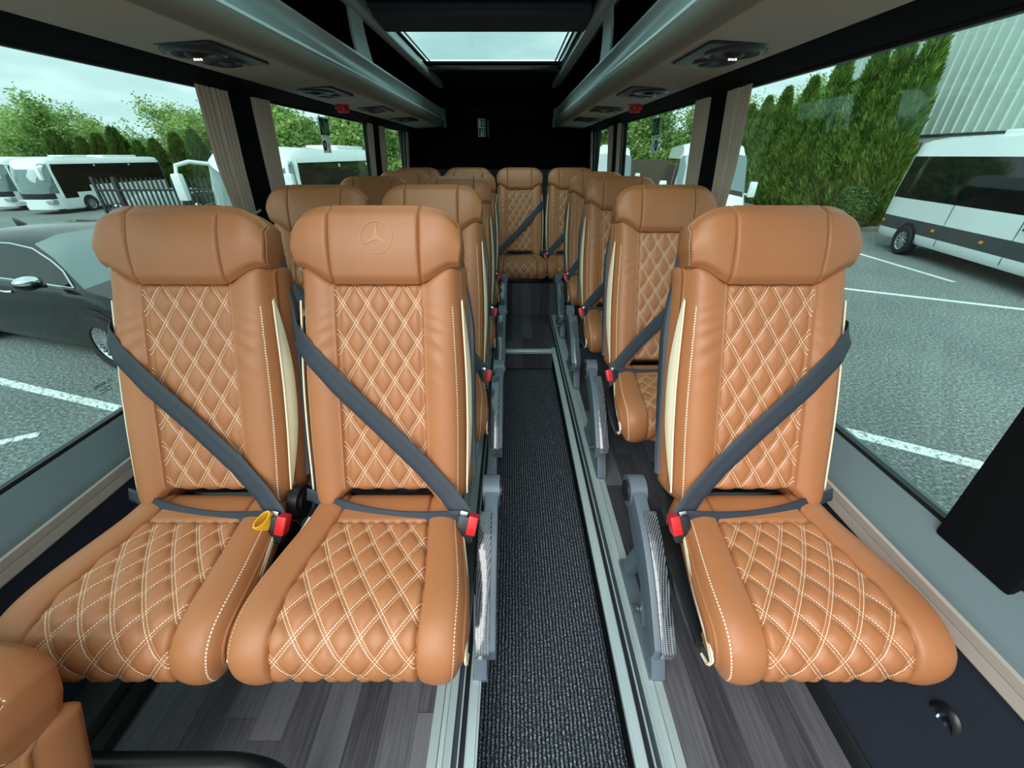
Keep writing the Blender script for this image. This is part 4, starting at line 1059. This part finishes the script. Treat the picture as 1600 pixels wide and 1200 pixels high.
def make_coach(label):
    P = empty('coach', label=label, cat='coach', group='white coaches in the yard'); parts = {}
    L = 10.0
    xs = [0, .05, .15, .5, 1.6, 3.0, 4.5, 6.0, 7.1, 7.9, 8.2, 9.15, 9.35, 9.6, 9.78, 9.9, 9.97, 10.0]
    R = []
    for x in xs:
        e = max(0, (x - 9.15) / .85); w = 1.22 - .62 * e ** 3.2 - .10 * max(0, (.15 - x) / .15)
        zt = 3.28 - .50 * max(0, (x - 8.4) / 1.6) ** 2.2; sl = 1.0
        def X(z): return x if x < 9.3 else x - (.42 * max(0, (z - 1.4) / 1.8) ** 1.6 * min(1, (x - 9.2) / .6))
        r_ = [(X(.3), w * .96, .30), (X(.5), w, .5), (X(.9), w, .9), (X(1.2), w, 1.22), (X(1.55), w, 1.60), (X(2.2), w * .99, 2.2), (X(2.85), w * .965, min(2.88, zt - .28)), (X(3.0), w * .94, min(3.02, zt - .18)), (X(3.2), w * .82, zt - .06), (X(3.25), w * .4, zt), (X(3.28), 0, zt + .01)]
        R.append(r_)
    def mo(i, j):
        x = (xs[i] + xs[i + 1]) / 2
        if j in (4, 5) and .3 < x < 9.2: return ('side_window', 'darkglass')
        if j in (2, 3) and 8.2 < x < 9.2: return ('side_window', 'darkglass')
        if j == 3 and 7.1 < x < 8.2: return ('side_window', 'darkglass')
        if j in (3, 4, 5, 6) and x > 9.36: return ('windscreen', 'shield')
        if j == 2 and x > 9.5: return ('front_panel', 'black')
        return ('body', 'paint')
    loft(R, mo, parts)
    cap(R[0], lambda j: ('rear_window', 'darkglass') if j in (4, 5) else ('body', 'paint'), parts, False)
    cap(R[-1], lambda j: ('windscreen', 'shield') if j in (3, 4, 5, 6) else (('front_panel', 'black') if j in (2,) else ('body', 'paint')), parts)
    for x in (2.3, 7.55): arch(parts.setdefault('wheel_arch', MB()), x, 1.224, .46); arch(parts['wheel_arch'], x, -1.224, .46)
    for k_, mb in parts.items(): weld(mb.build(k_, P), 40) if k_ != 'wheel_arch' else mb.build(k_, P)
    for x in (2.3, 7.55):
        for y in (1.13, -1.13): wheel(P, x, y, .45, .28, 10)
    for sg in (1, -1):
        b = MB(); b.tube([(9.35, sg * 1.10, 2.86), (9.8, sg * 1.30, 2.92), (10.15, sg * 1.42, 2.84), (10.22, sg * 1.44, 2.62)], [.05, .05, .05, .04], 'paint', 10)
        b.box((10.13, sg * 1.44 - .12, 2.02), (10.30, sg * 1.44 + .12, 2.66), 'paint', .05); b.build('mirror', P, 50)
        b = MB(); b.tube([(9.26, sg * 1.215, 1.0), (9.28, sg * 1.21, 1.8), (9.22, sg * 1.19, 2.5), (9.10, sg * 1.16, 2.92)], .055, 'paint', 10); b.build('pillar', P, 50)
        b = MB(); b.prism([(9.62, .62), (9.95, .60), (9.99, .80), (9.80, .90), (9.60, .82)], 1, min(sg * .62, sg * 1.12), max(sg * .62, sg * 1.12), 'lens', .02); b.build('headlamp', P, 50)
        b = MB()
        for x in (3.1, 6.0): b.box((x, min(sg * 1.19, sg * 1.215), 2.72), (x + .12, max(sg * 1.19, sg * 1.215), 2.82), 'signwhite', .01)
        b.build('sticker', P)
    b = MB(); b.box((1.4, -.6, 3.22), (4.4, .6, 3.40), 'paint', .08); b.build('roof_unit', P, 50)
    b = MB(); b.box((9.955, -.30, 1.30), (9.99, .30, 1.40), 'signwhite', .01); b.build('number_plate', P)
    return P
coach = make_coach('white coach behind the black gate, side windows facing the camera')
CS = .765
place(coach, (-23.55, 21.2 + 10 * CS, GZ), -PI / 2, CS)
c2 = copy_tree(coach); place(c2, (-6.05, 9.75 + 10 * .84, GZ), -PI / 2, .84, 'nearer white coach cut by the first left pillar, wide windscreen visible')
c3 = copy_tree(coach); place(c3, (-27.2, 22.6 + 10 * CS, GZ), -PI / 2, CS, 'white coach farthest left, mostly hidden by the one beside it')

def make_sedan(label):
    P = empty('sedan_car', label=label, cat='car'); parts = {}
    L = 4.95
    top = [(0, .86), (.05, .98), (.35, 1.06), (.75, 1.10), (1.45, 1.38), (2.0, 1.455), (2.6, 1.47), (3.0, 1.43), (3.35, 1.30), (3.90, 1.01), (4.3, .93), (4.7, .83), (4.88, .70), (4.95, .58)]
    xs = [0, .04, .12, .35, .75, 1.0, 1.25, 1.45, 1.7, 2.0, 2.12, 2.2, 2.6, 2.85, 3.0, 3.2, 3.35, 3.55, 3.75, 3.90, 4.1, 4.3, 4.55, 4.7, 4.82, 4.9, 4.95]
    R = []
    for x in xs:
        zt = interp(top, x); w = .93 - .16 * max(0, (x - 4.2) / .75) ** 2 - .14 * max(0, (.5 - x) / .5) ** 2
        belt = min(.96 - .02 * (x / 5), zt - .06)
        gh = max(0, zt - 1.0) / .47                       # greenhouse amount
        wt = w - .06 - .24 * gh
        zr = max(zt - .05 - .03 * gh, belt + .01)
        r_ = [(x, w * .94, .20), (x, w * .985, .30), (x, w, .50), (x, w * 1.0, .72), (x, w * .985, .86 if belt > .86 else belt - .02), (x, w * .96, belt), (x, lerp(w * .94, wt, .15), belt + .012), (x, lerp(w * .92, wt, .88), lerp(belt + .012, zr, .88)), (x, wt, zr), (x, wt * .6, zt - .008), (x, 0, zt)]
        R.append(r_)
    def mo(i, j):
        x = (xs[i] + xs[i + 1]) / 2
        if j == 6 and 1.02 < x < 3.70 and not (2.12 < x < 2.20): return ('side_window', 'darkglass')
        if j >= 8 and 3.02 < x < 3.88: return ('windscreen', 'shield')
        if j >= 8 and .76 < x < 1.44: return ('rear_window', 'darkglass')
        return ('body', 'blackpaint')
    loft(R, mo, parts); cap(R[0], lambda j: ('body', 'blackpaint'), parts, False); cap(R[-1], lambda j: ('grille', 'chrome') if j in (2, 3) else ('body', 'blackpaint'), parts)
    for x in (1.0, 3.95): arch(parts.setdefault('wheel_arch', MB()), x, .931, .345); arch(parts['wheel_arch'], x, -.931, .345)
    for k_, mb in parts.items(): weld(mb.build(k_, P), 50) if k_ != 'wheel_arch' else mb.build(k_, P)
    for x in (1.0, 3.95):
        for y in (.865, -.865): wheel(P, x, y, .335, .22, 20)
    for sg in (1, -1):
        def sp(i, j, o=.008): v = R[i][j]; return (v[0], sg * (v[1] + o), v[2])
        b = MB(); idx = list(range(5, 19)); b.tube([sp(i, 6) for i in idx], .011, 'chrome', 8); b.tube([sp(5, 6)] + [sp(i, 7) for i in range(6, 18)] + [sp(18, 6)], .011, 'chrome', 8); b.build('window_trim', P, 60)
        b = MB(); b.tube([(3.42, sg * .93, .98), (3.40, sg * 1.0, .99)], .025, 'blackpaint', 10)
        bm = bmesh.new(); bmesh.ops.create_uvsphere(bm, u_segments=20, v_segments=12, radius=1); bm.transform(Matrix.Translation((3.38, sg * 1.05, 1.03)) @ Matrix.Diagonal((.10, .12, .075, 1))); b.bm(bm, 'blackpaint'); mo_ = b.build('mirror', P, 60)
        b = MB(); bm = bmesh.new(); bmesh.ops.create_uvsphere(bm, u_segments=20, v_segments=12, radius=1); bm.transform(Matrix.Translation((3.40, sg * 1.055, 1.055)) @ Matrix.Diagonal((.095, .115, .055, 1))); b.bm(bm, 'chrome'); b.build('mirror_cap', mo_, 60)
        for x in (1.55, 2.45): b = MB(); b.tube([(x, sg * .925, .84), (x + .03, sg * .955, .845), (x + .17, sg * .955, .845), (x + .2, sg * .925, .84)], .014, 'chrome', 8); b.build('door_handle', P, 60)
    b = MB(); b.prism([(1.42, 1.375), (1.62, 1.42), (1.40, 1.50)], 1, -.02, .02, 'blackpaint', .008); b.build('antenna', P)
    return P
car = make_sedan('black saloon car parked outside the first left window')
SC = 1.15; dd = math.atan2(4.80 - 5.62, -5.43 + 8.17)
ax = Vector((cos(dd), sin(dd), 0)); lt = Vector((-sin(dd), cos(dd), 0))
base = Vector((-5.40, 4.80, GZ)) - ax * 3.95 * SC + lt * .93 * SC     # right flank towards the camera
place(car, base, dd, SC)
car2 = copy_tree(car); place(car2, (-12.2, 17.6, GZ), rad(-80), 1.1, 'dark car glimpsed behind the bars of the black gate')

# palisade gate
def palisade(name, label, cat, p, q, n_, h_, mat, frame=True):
    p, q = Vector((*p, 0)), Vector((*q, 0)); P = empty(name, (p.x, p.y, GZ), math.atan2(q.y - p.y, q.x - p.x), label, cat); L = (q - p).length
    for x, w in ((0, .07), (.62 if frame else L, .07), (L, .07)):
        b = MB(); b.box((x - w / 2, -w / 2, 0), (x + w / 2, w / 2, h_ + .06), mat, .006); b.build('post', P)
    for z in (.35, h_ - .30) + ((h_ * .5,) if h_ > 2.5 else ()):
        b = MB(); b.box((0, -.025, z - .03), (L, .025, z + .03), mat, .004); b.build('cross_rail', P)
    for i in range(n_):
        x = (i + .7) * L / (n_ + .4); b = MB()
        b.prism([(x - .032, .08), (x - .032, h_ - .06), (x, h_ + .05), (x + .032, h_ - .06), (x + .032, .08)], 1, .026, .040, mat, .002); b.build('pale', P)
    return P
palisade('metal_gate', 'dark steel palisade gate in front of the left coach', 'gate', (-12.7, 13.3), (-9.2, 13.5), 24, 1.95, 'gatedark')
palisade('metal_fence', 'grey steel palisade fence between the hedge and the pale building', 'fence', (14.6, 18.6), (15.6, 16.6), 9, 3.0, 'fencegrey', False)

# building
B = empty('warehouse', (16.2, 4, GZ), 0, 'pale green corrugated warehouse behind the white minibus', 'building')
b = MB(); vs, fs = [], []; y = 0.; n = 0; zt = 6.9; zb = 3.25
pts = []
while y < 19.5: pts += [(y, 0), (y + .26, 0), (y + .29, -.045), (y + .35, -.045), (y + .38, 0)]; y += .40
for (yy, xx) in pts: vs += [(xx, yy, zb), (xx, yy, zt)]
b.add(vs, [(2 * i, 2 * i + 1, 2 * i + 3, 2 * i + 2) for i in range(len(pts) - 1)], 'clad'); b.box((.02, 0, zb), (.3, 19.5, zt), 'clad'); b.build('cladding', B, 20)
b = MB(); b.box((.0, 0, 0), (.3, 19.5, zb), 'paint'); b.box((-.05, 0, zb - .05), (.0, 19.5, zb + .03), 'fencegrey', .01); b.build('wall', B)
b = MB(); b.box((-.25, -.1, zt), (.3, 19.7, zt + .25), 'redtrim', .03); b.build('gutter', B)
b = MB(); b.box((-.02, 4.5, 0), (.01, 7.1, 4.1), 'redtrim', .01); b.build('door', B)
b = MB(); b.box((-.10, 12.6, 2.35), (.0, 13.3, 2.9), 'alupaint', .04); b.cyl((-.12, 12.95, 2.62), (-.10, 12.95, 2.62), .2, 'black', 24); b.build('vent_unit', B)
# brown slab in place of a glass reflection, and dense planting beyond the second right window
w_ = MB(); w_.box((1.5, 33.0, GZ), (13, 33.4, GZ + 2.3), 'brownreflect', .03); tag(w_.build('reflection_slab'), 'low brown slab standing in for a window reflection, behind the minibuses', 'wall')

rng = np.random.default_rng(5)
def leafcards(P3, N3, size, mat, mb, asp=1.6):
    n = len(P3); r = rng.normal(size=(n, 3)); t = np.cross(N3, r); t /= np.linalg.norm(t, axis=1)[:, None] + 1e-9; u = np.cross(N3, t); u /= np.linalg.norm(u, axis=1)[:, None] + 1e-9
    s = size * (.6 + .8 * rng.random((n, 1))); a = P3 - t * s * .5; b = P3 + t * s * .5; c = P3 + u * s * asp
    vs = np.concatenate([np.stack([a, b, c], 1).reshape(-1, 3)]).tolist(); mb.add(vs, [(3 * i, 3 * i + 1, 3 * i + 2) for i in range(n)], mat)
def conifer_mesh(h, r, mat, n=5200, seed=0, blunt=.75):
    mb = MB(); NZ, NA = 26, 26; vs = []
    ph = rng.random(8) * 6
    def rad_(t, a): return r * (min(1, t * 6 + .55) * (1 - t ** 1.9) ** blunt) * (1 + .10 * sin(3 * a + ph[0] + 5 * t) + .09 * sin(7 * a + ph[1] - 9 * t) + .07 * sin(24 * t + ph[2] + 2 * a)) + .01
    for j in range(NZ + 1):
        t = j / NZ
        for i in range(NA): a = 2 * PI * i / NA; q = rad_(t, a) * .90; vs.append((q * cos(a), q * sin(a), .1 + h * .985 * t))
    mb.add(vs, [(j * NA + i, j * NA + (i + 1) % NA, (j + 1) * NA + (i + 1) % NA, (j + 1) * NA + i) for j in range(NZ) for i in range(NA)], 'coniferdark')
    t = rng.random(n) ** .8; a = rng.random(n) * 2 * PI; q = np.array([rad_(x, y) for x, y in zip(t, a)]) * (.82 + .25 * rng.random(n))
    P3 = np.stack([q * np.cos(a), q * np.sin(a), .08 + h * t], 1); N3 = np.stack([np.cos(a) * .8, np.sin(a) * .8, .5 + .8 * rng.random(n)], 1) + rng.normal(size=(n, 3)) * .35
    # sprays point up and out
    up = np.stack([np.cos(a) * .45, np.sin(a) * .45, np.ones(n)], 1) + rng.normal(size=(n, 3)) * .25; up /= np.linalg.norm(up, axis=1)[:, None]
    side = np.cross(up, rng.normal(size=(n, 3))); side /= np.linalg.norm(side, axis=1)[:, None]
    s = .10 * (.6 + .9 * rng.random((n, 1))); A = P3 - side * s * .45; Bq = P3 + side * s * .45; Cq = P3 + up * s * 2.1
    mb.add(np.stack([A, Bq, Cq], 1).reshape(-1, 3).tolist(), [(3 * i, 3 * i + 1, 3 * i + 2) for i in range(n)], mat); return mb
ORD = ['first', 'second', 'third', 'fourth', 'fifth', 'sixth', 'seventh', 'eighth', 'ninth', 'tenth', 'eleventh', 'twelfth', 'thirteenth', 'fourteenth', 'fifteenth', 'sixteenth', 'seventeenth', 'eighteenth']
def conifer_proto(h, r, mat, n, nm='conifer_tree'):
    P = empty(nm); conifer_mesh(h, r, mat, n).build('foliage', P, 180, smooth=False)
    b = MB(); b.cyl((0, 0, 0), (0, 0, .5), .09, 'bark', 12); b.build('trunk', P); return P
cp = [conifer_proto(5.9, .72, 'conifer', 17000), conifer_proto(5.5, .62, 'conifer', 14000)]
used = [0, 0]
for i in range(14):
    k_ = i % 2; P = cp[k_] if not used[k_] else copy_tree(cp[k_]); used[k_] = 1
    x = 14.10 + .18 * rng.random() + (.0 if i < 3 else .12 * (i - 2)); y = 17.1 + 1.12 * i
    P.location = (x, y, GZ); P.rotation_euler = (0, 0, rng.random() * 6); s = 1 + .10 * (rng.random() - .5); P.scale = (s, s, (1.10, 1.08, .98, .90, 1.0, .88, .96, .86, .95, .9, .95, .88, .92, .9)[i] * s)
    tag(P, f'tall green conifer of the right-hand hedge, {ORD[i]} counted from the pale building', 'tree', 'conifer hedge on the right')
lp_ = conifer_proto(2.9, .62, 'coniferdark', 3600)
for i in range(18):
    P = lp_ if i == 0 else copy_tree(lp_)
    x = -31.5 + 1.42 * i; y = 31.5 + rng.random() * .8 - .12 * i; P.location = (x, y, GZ); P.rotation_euler = (0, 0, rng.random() * 6); s = 1.10 + .36 * rng.random() + (.30 if i > 12 else 0); P.scale = (s * 1.0, s * 1.0, s)
    tag(P, f'dark pointed conifer in the row behind the coaches, {ORD[i]} from the left', 'tree', 'conifer row behind the coaches')
def tree_mesh(h, spread, nb, nl, mat, ls, seed, low=.25):
    rg = random.Random(seed); tr = MB(); fo = MB(); ends = []
    def br(p, d, l, r, lv):
        pts = [p]; q = p; dd_ = d
        for k_ in range(4):
            dd_ = (dd_ + Vector((rg.gauss(0, .13), rg.gauss(0, .13), rg.gauss(.05, .08)))).normalized(); q = q + dd_ * l / 4; pts.append(q)
            if lv >= 2: ends.append((q, dd_))
        tr.tube(pts, [r * (1 - .18 * k_) for k_ in range(5)], 'bark', 5)
        if lv < 3:
            for k_ in range(nb):
                s_ = pts[1 + k_ % 4]; a = rg.random() * 2 * PI; e = Vector((cos(a), sin(a), 0)) * spread + dd_ * .9; br(s_, (e + Vector((0, 0, rg.random() * .5))).normalized(), l * (.55 + .15 * rg.random()), r * .42, lv + 1)
    br(Vector((0, 0, 0)), Vector((0, 0, 1)), h * .5, h * .018, 0)
    pts, nn = [], []
    for i in range(nl):
        q, dd_ = ends[rg.randrange(len(ends))]
        pts.append([q.x + rg.gauss(0, h * .040), q.y + rg.gauss(0, h * .040), max(.3, q.z + rg.gauss(0, h * .035))]); nn.append([rg.gauss(0, 1), rg.gauss(0, 1), rg.gauss(0, 1) + .4])
    leafcards(np.array(pts), np.array(nn), ls, mat, fo, 1.3); return tr, fo
def tree_proto(nm, *a):
    P = empty(nm); tr, fo = tree_mesh(*a); tr.build('trunk', P, 60); fo.build('foliage', P, 180, smooth=False); return P
tp = [tree_proto('spring_tree', 8.0, .80, 5, 24000, 'spring', .13, 3), tree_proto('spring_tree', 8.0, .70, 5, 13000, 'spring', .13, 11)]
bt = tree_proto('leafy_tree', 7.0, .85, 5, 20000, 'spring', .17, 5)
spots = [(-42, 37, 1.0, 0), (-37, 38, .98, 1), (-32.5, 36, 1.03, 0), (-28.5, 38, 1.05, 1), (-24.5, 36, 1.12, 0), (-20.5, 37, 1.18, 1), (-17.5, 35, 1.05, 0), (-34.5, 41, .9, 0), (-26.5, 41, .95, 0), (-22, 40, 1.0, 0)]
us = set()
for i, (x, y, s, k_) in enumerate(spots):
    P = copy_tree(tp[k_]) if k_ in us else tp[k_]; us.add(k_); P.location = (x, y, GZ - .5); P.rotation_euler = (0, 0, i * 1.3); P.scale = (s * 1.15, s * 1.15, s * .84)
    fr_ = sorted(range(len(spots)), key=lambda q: spots[q][0] / spots[q][1]).index(i)
    tag(P, f'pale green spring tree beyond the coaches, {ORD[fr_]} counted from the far left', 'tree', 'spring trees beyond the coaches')
dense = [(-14.5, 27), (-12.0, 25.5), (-9.6, 26.5), (-7.6, 25), (-5.4, 26), (-10.8, 29), (-6.3, 29.5), (-3.2, 28), (2.4, 37), (4.6, 35), (7.2, 36), (9.6, 35), (12.0, 36.5), (14.6, 37.5), (17.5, 36), (21, 33)]
for i, (x, y) in enumerate(dense):
    P = (copy_tree(tp[1]) if x > 11 else copy_tree(bt)) if i else bt; s = .80 + .12 * rng.random() if x < 0 else .95; P.location = (x, y, GZ - .6); P.rotation_euler = (0, 0, i * 2.1); P.scale = (s * 1.1, s * 1.1, s * (.95 if x < 0 else 1.05))
    if x < 0:
        k_ = sorted([q for q in dense if q[0] < 0], key=lambda q: q[0] / q[1]).index((x, y))
        tag(P, f'dense green tree beyond the second left window, {ORD[k_]} from the left', 'tree', 'dense trees on the left')
    else: tag(P, f'leafy green tree behind the minibuses, {ORD[i - 8]} from the left of that clump', 'tree', 'dense trees on the right')
# round bush by the kerb
bs = MB(); n = 5200; dv = rng.normal(size=(n, 3)); dv /= np.linalg.norm(dv, axis=1)[:, None]; q = (.80 + .25 * rng.random((n, 1))) * (1 + .12 * np.sin(dv[:, :1] * 7) * np.cos(dv[:, 1:2] * 6)); P3 = dv * q * np.array([.62, .75, .85]) + np.array([0, 0, .72])
leafcards(P3, dv + rng.normal(size=(n, 3)) * .4, .075, 'bushleaf', bs, 1.3)
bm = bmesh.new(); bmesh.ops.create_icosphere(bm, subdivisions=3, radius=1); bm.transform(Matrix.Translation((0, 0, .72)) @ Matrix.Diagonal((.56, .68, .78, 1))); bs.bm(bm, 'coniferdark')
o = bs.build('shrub', None, 180, smooth=False); o.location = (13.35, 16.75, GZ); tag(o, 'low rounded green bush between the hedge and the white minibus', 'bush')
# grass bank behind, closing the horizon
hb = MB(); hb.prism([(44, GZ - .2), (47, GZ + 1.2), (70, GZ + 1.8), (70, GZ - .2)], 0, -60, 60, 'bushleaf'); struct(hb, 'hill', 'green bank closing the horizon')

# ---------------------------------------------------------------- light
wd = bpy.data.worlds.new('overcast_sky'); bpy.context.scene.world = wd; wd.use_nodes = True; t = wd.node_tree; t.nodes.clear(); g = NG(t)
tc = g.n('ShaderNodeTexCoord').outputs['Generated']; X_, Y_, Z_ = g.sep(tc)
dn = g.m('ADD', g.m('MAXIMUM', Z_, 0.), .18)
pv = g.com(g.m('DIVIDE', X_, dn), g.m('DIVIDE', Y_, dn), 0.)
n = g.noise(1.1, pv, 6, .55)
colr = g.ramp(n, [(.30, (.62, .80, .82)), (.48, (.78, .95, .96)), (.62, (1.0, 1.13, 1.13)), (.8, (1.2, 1.25, 1.25))])
bgn = g.n('ShaderNodeBackground'); g.put(bgn.inputs[0], colr); bgn.inputs[1].default_value = 1.8
ow = g.n('ShaderNodeOutputWorld'); t.links.new(bgn.outputs[0], ow.inputs[0])
def sun(name, az, el, st, ang, col):
    l = bpy.data.lights.new(name, 'SUN'); l.energy = st; l.angle = rad(ang); l.color = col; o = bpy.data.objects.new(name, l); COL.objects.link(o)
    v = Vector((sin(rad(az)) * cos(rad(el)), cos(rad(az)) * cos(rad(el)), sin(rad(el)))); o.rotation_euler = v.to_track_quat('Z', 'Y').to_euler(); o.location = v * 20; return o
sun('veiled_sun', 205, 42, 3.4, 50, (1, .97, .93))

# ---------------------------------------------------------------- camera
cam = bpy.data.cameras.new('camera'); co = bpy.data.objects.new('camera', cam); COL.objects.link(co)
cam.sensor_fit = 'HORIZONTAL'; cam.sensor_width = 36; cam.lens = 36 * 610 / 1600; cam.clip_start = .02; cam.clip_end = 300
co.location = (0, 0, 1.5); co.rotation_euler = (PI / 2 - math.atan(357 / 610), 0, 0)
sc = bpy.context.scene; sc.camera = co
sc.view_settings.view_transform = 'Standard'; sc.view_settings.look = 'None'; sc.view_settings.gamma = 1; sc.view_settings.exposure = 0.0
sc.cycles.max_bounces = 10; sc.cycles.transparent_max_bounces = 16; sc.cycles.diffuse_bounces = 6
sc.cycles.sample_clamp_indirect = 8; sc.cycles.use_denoising = True
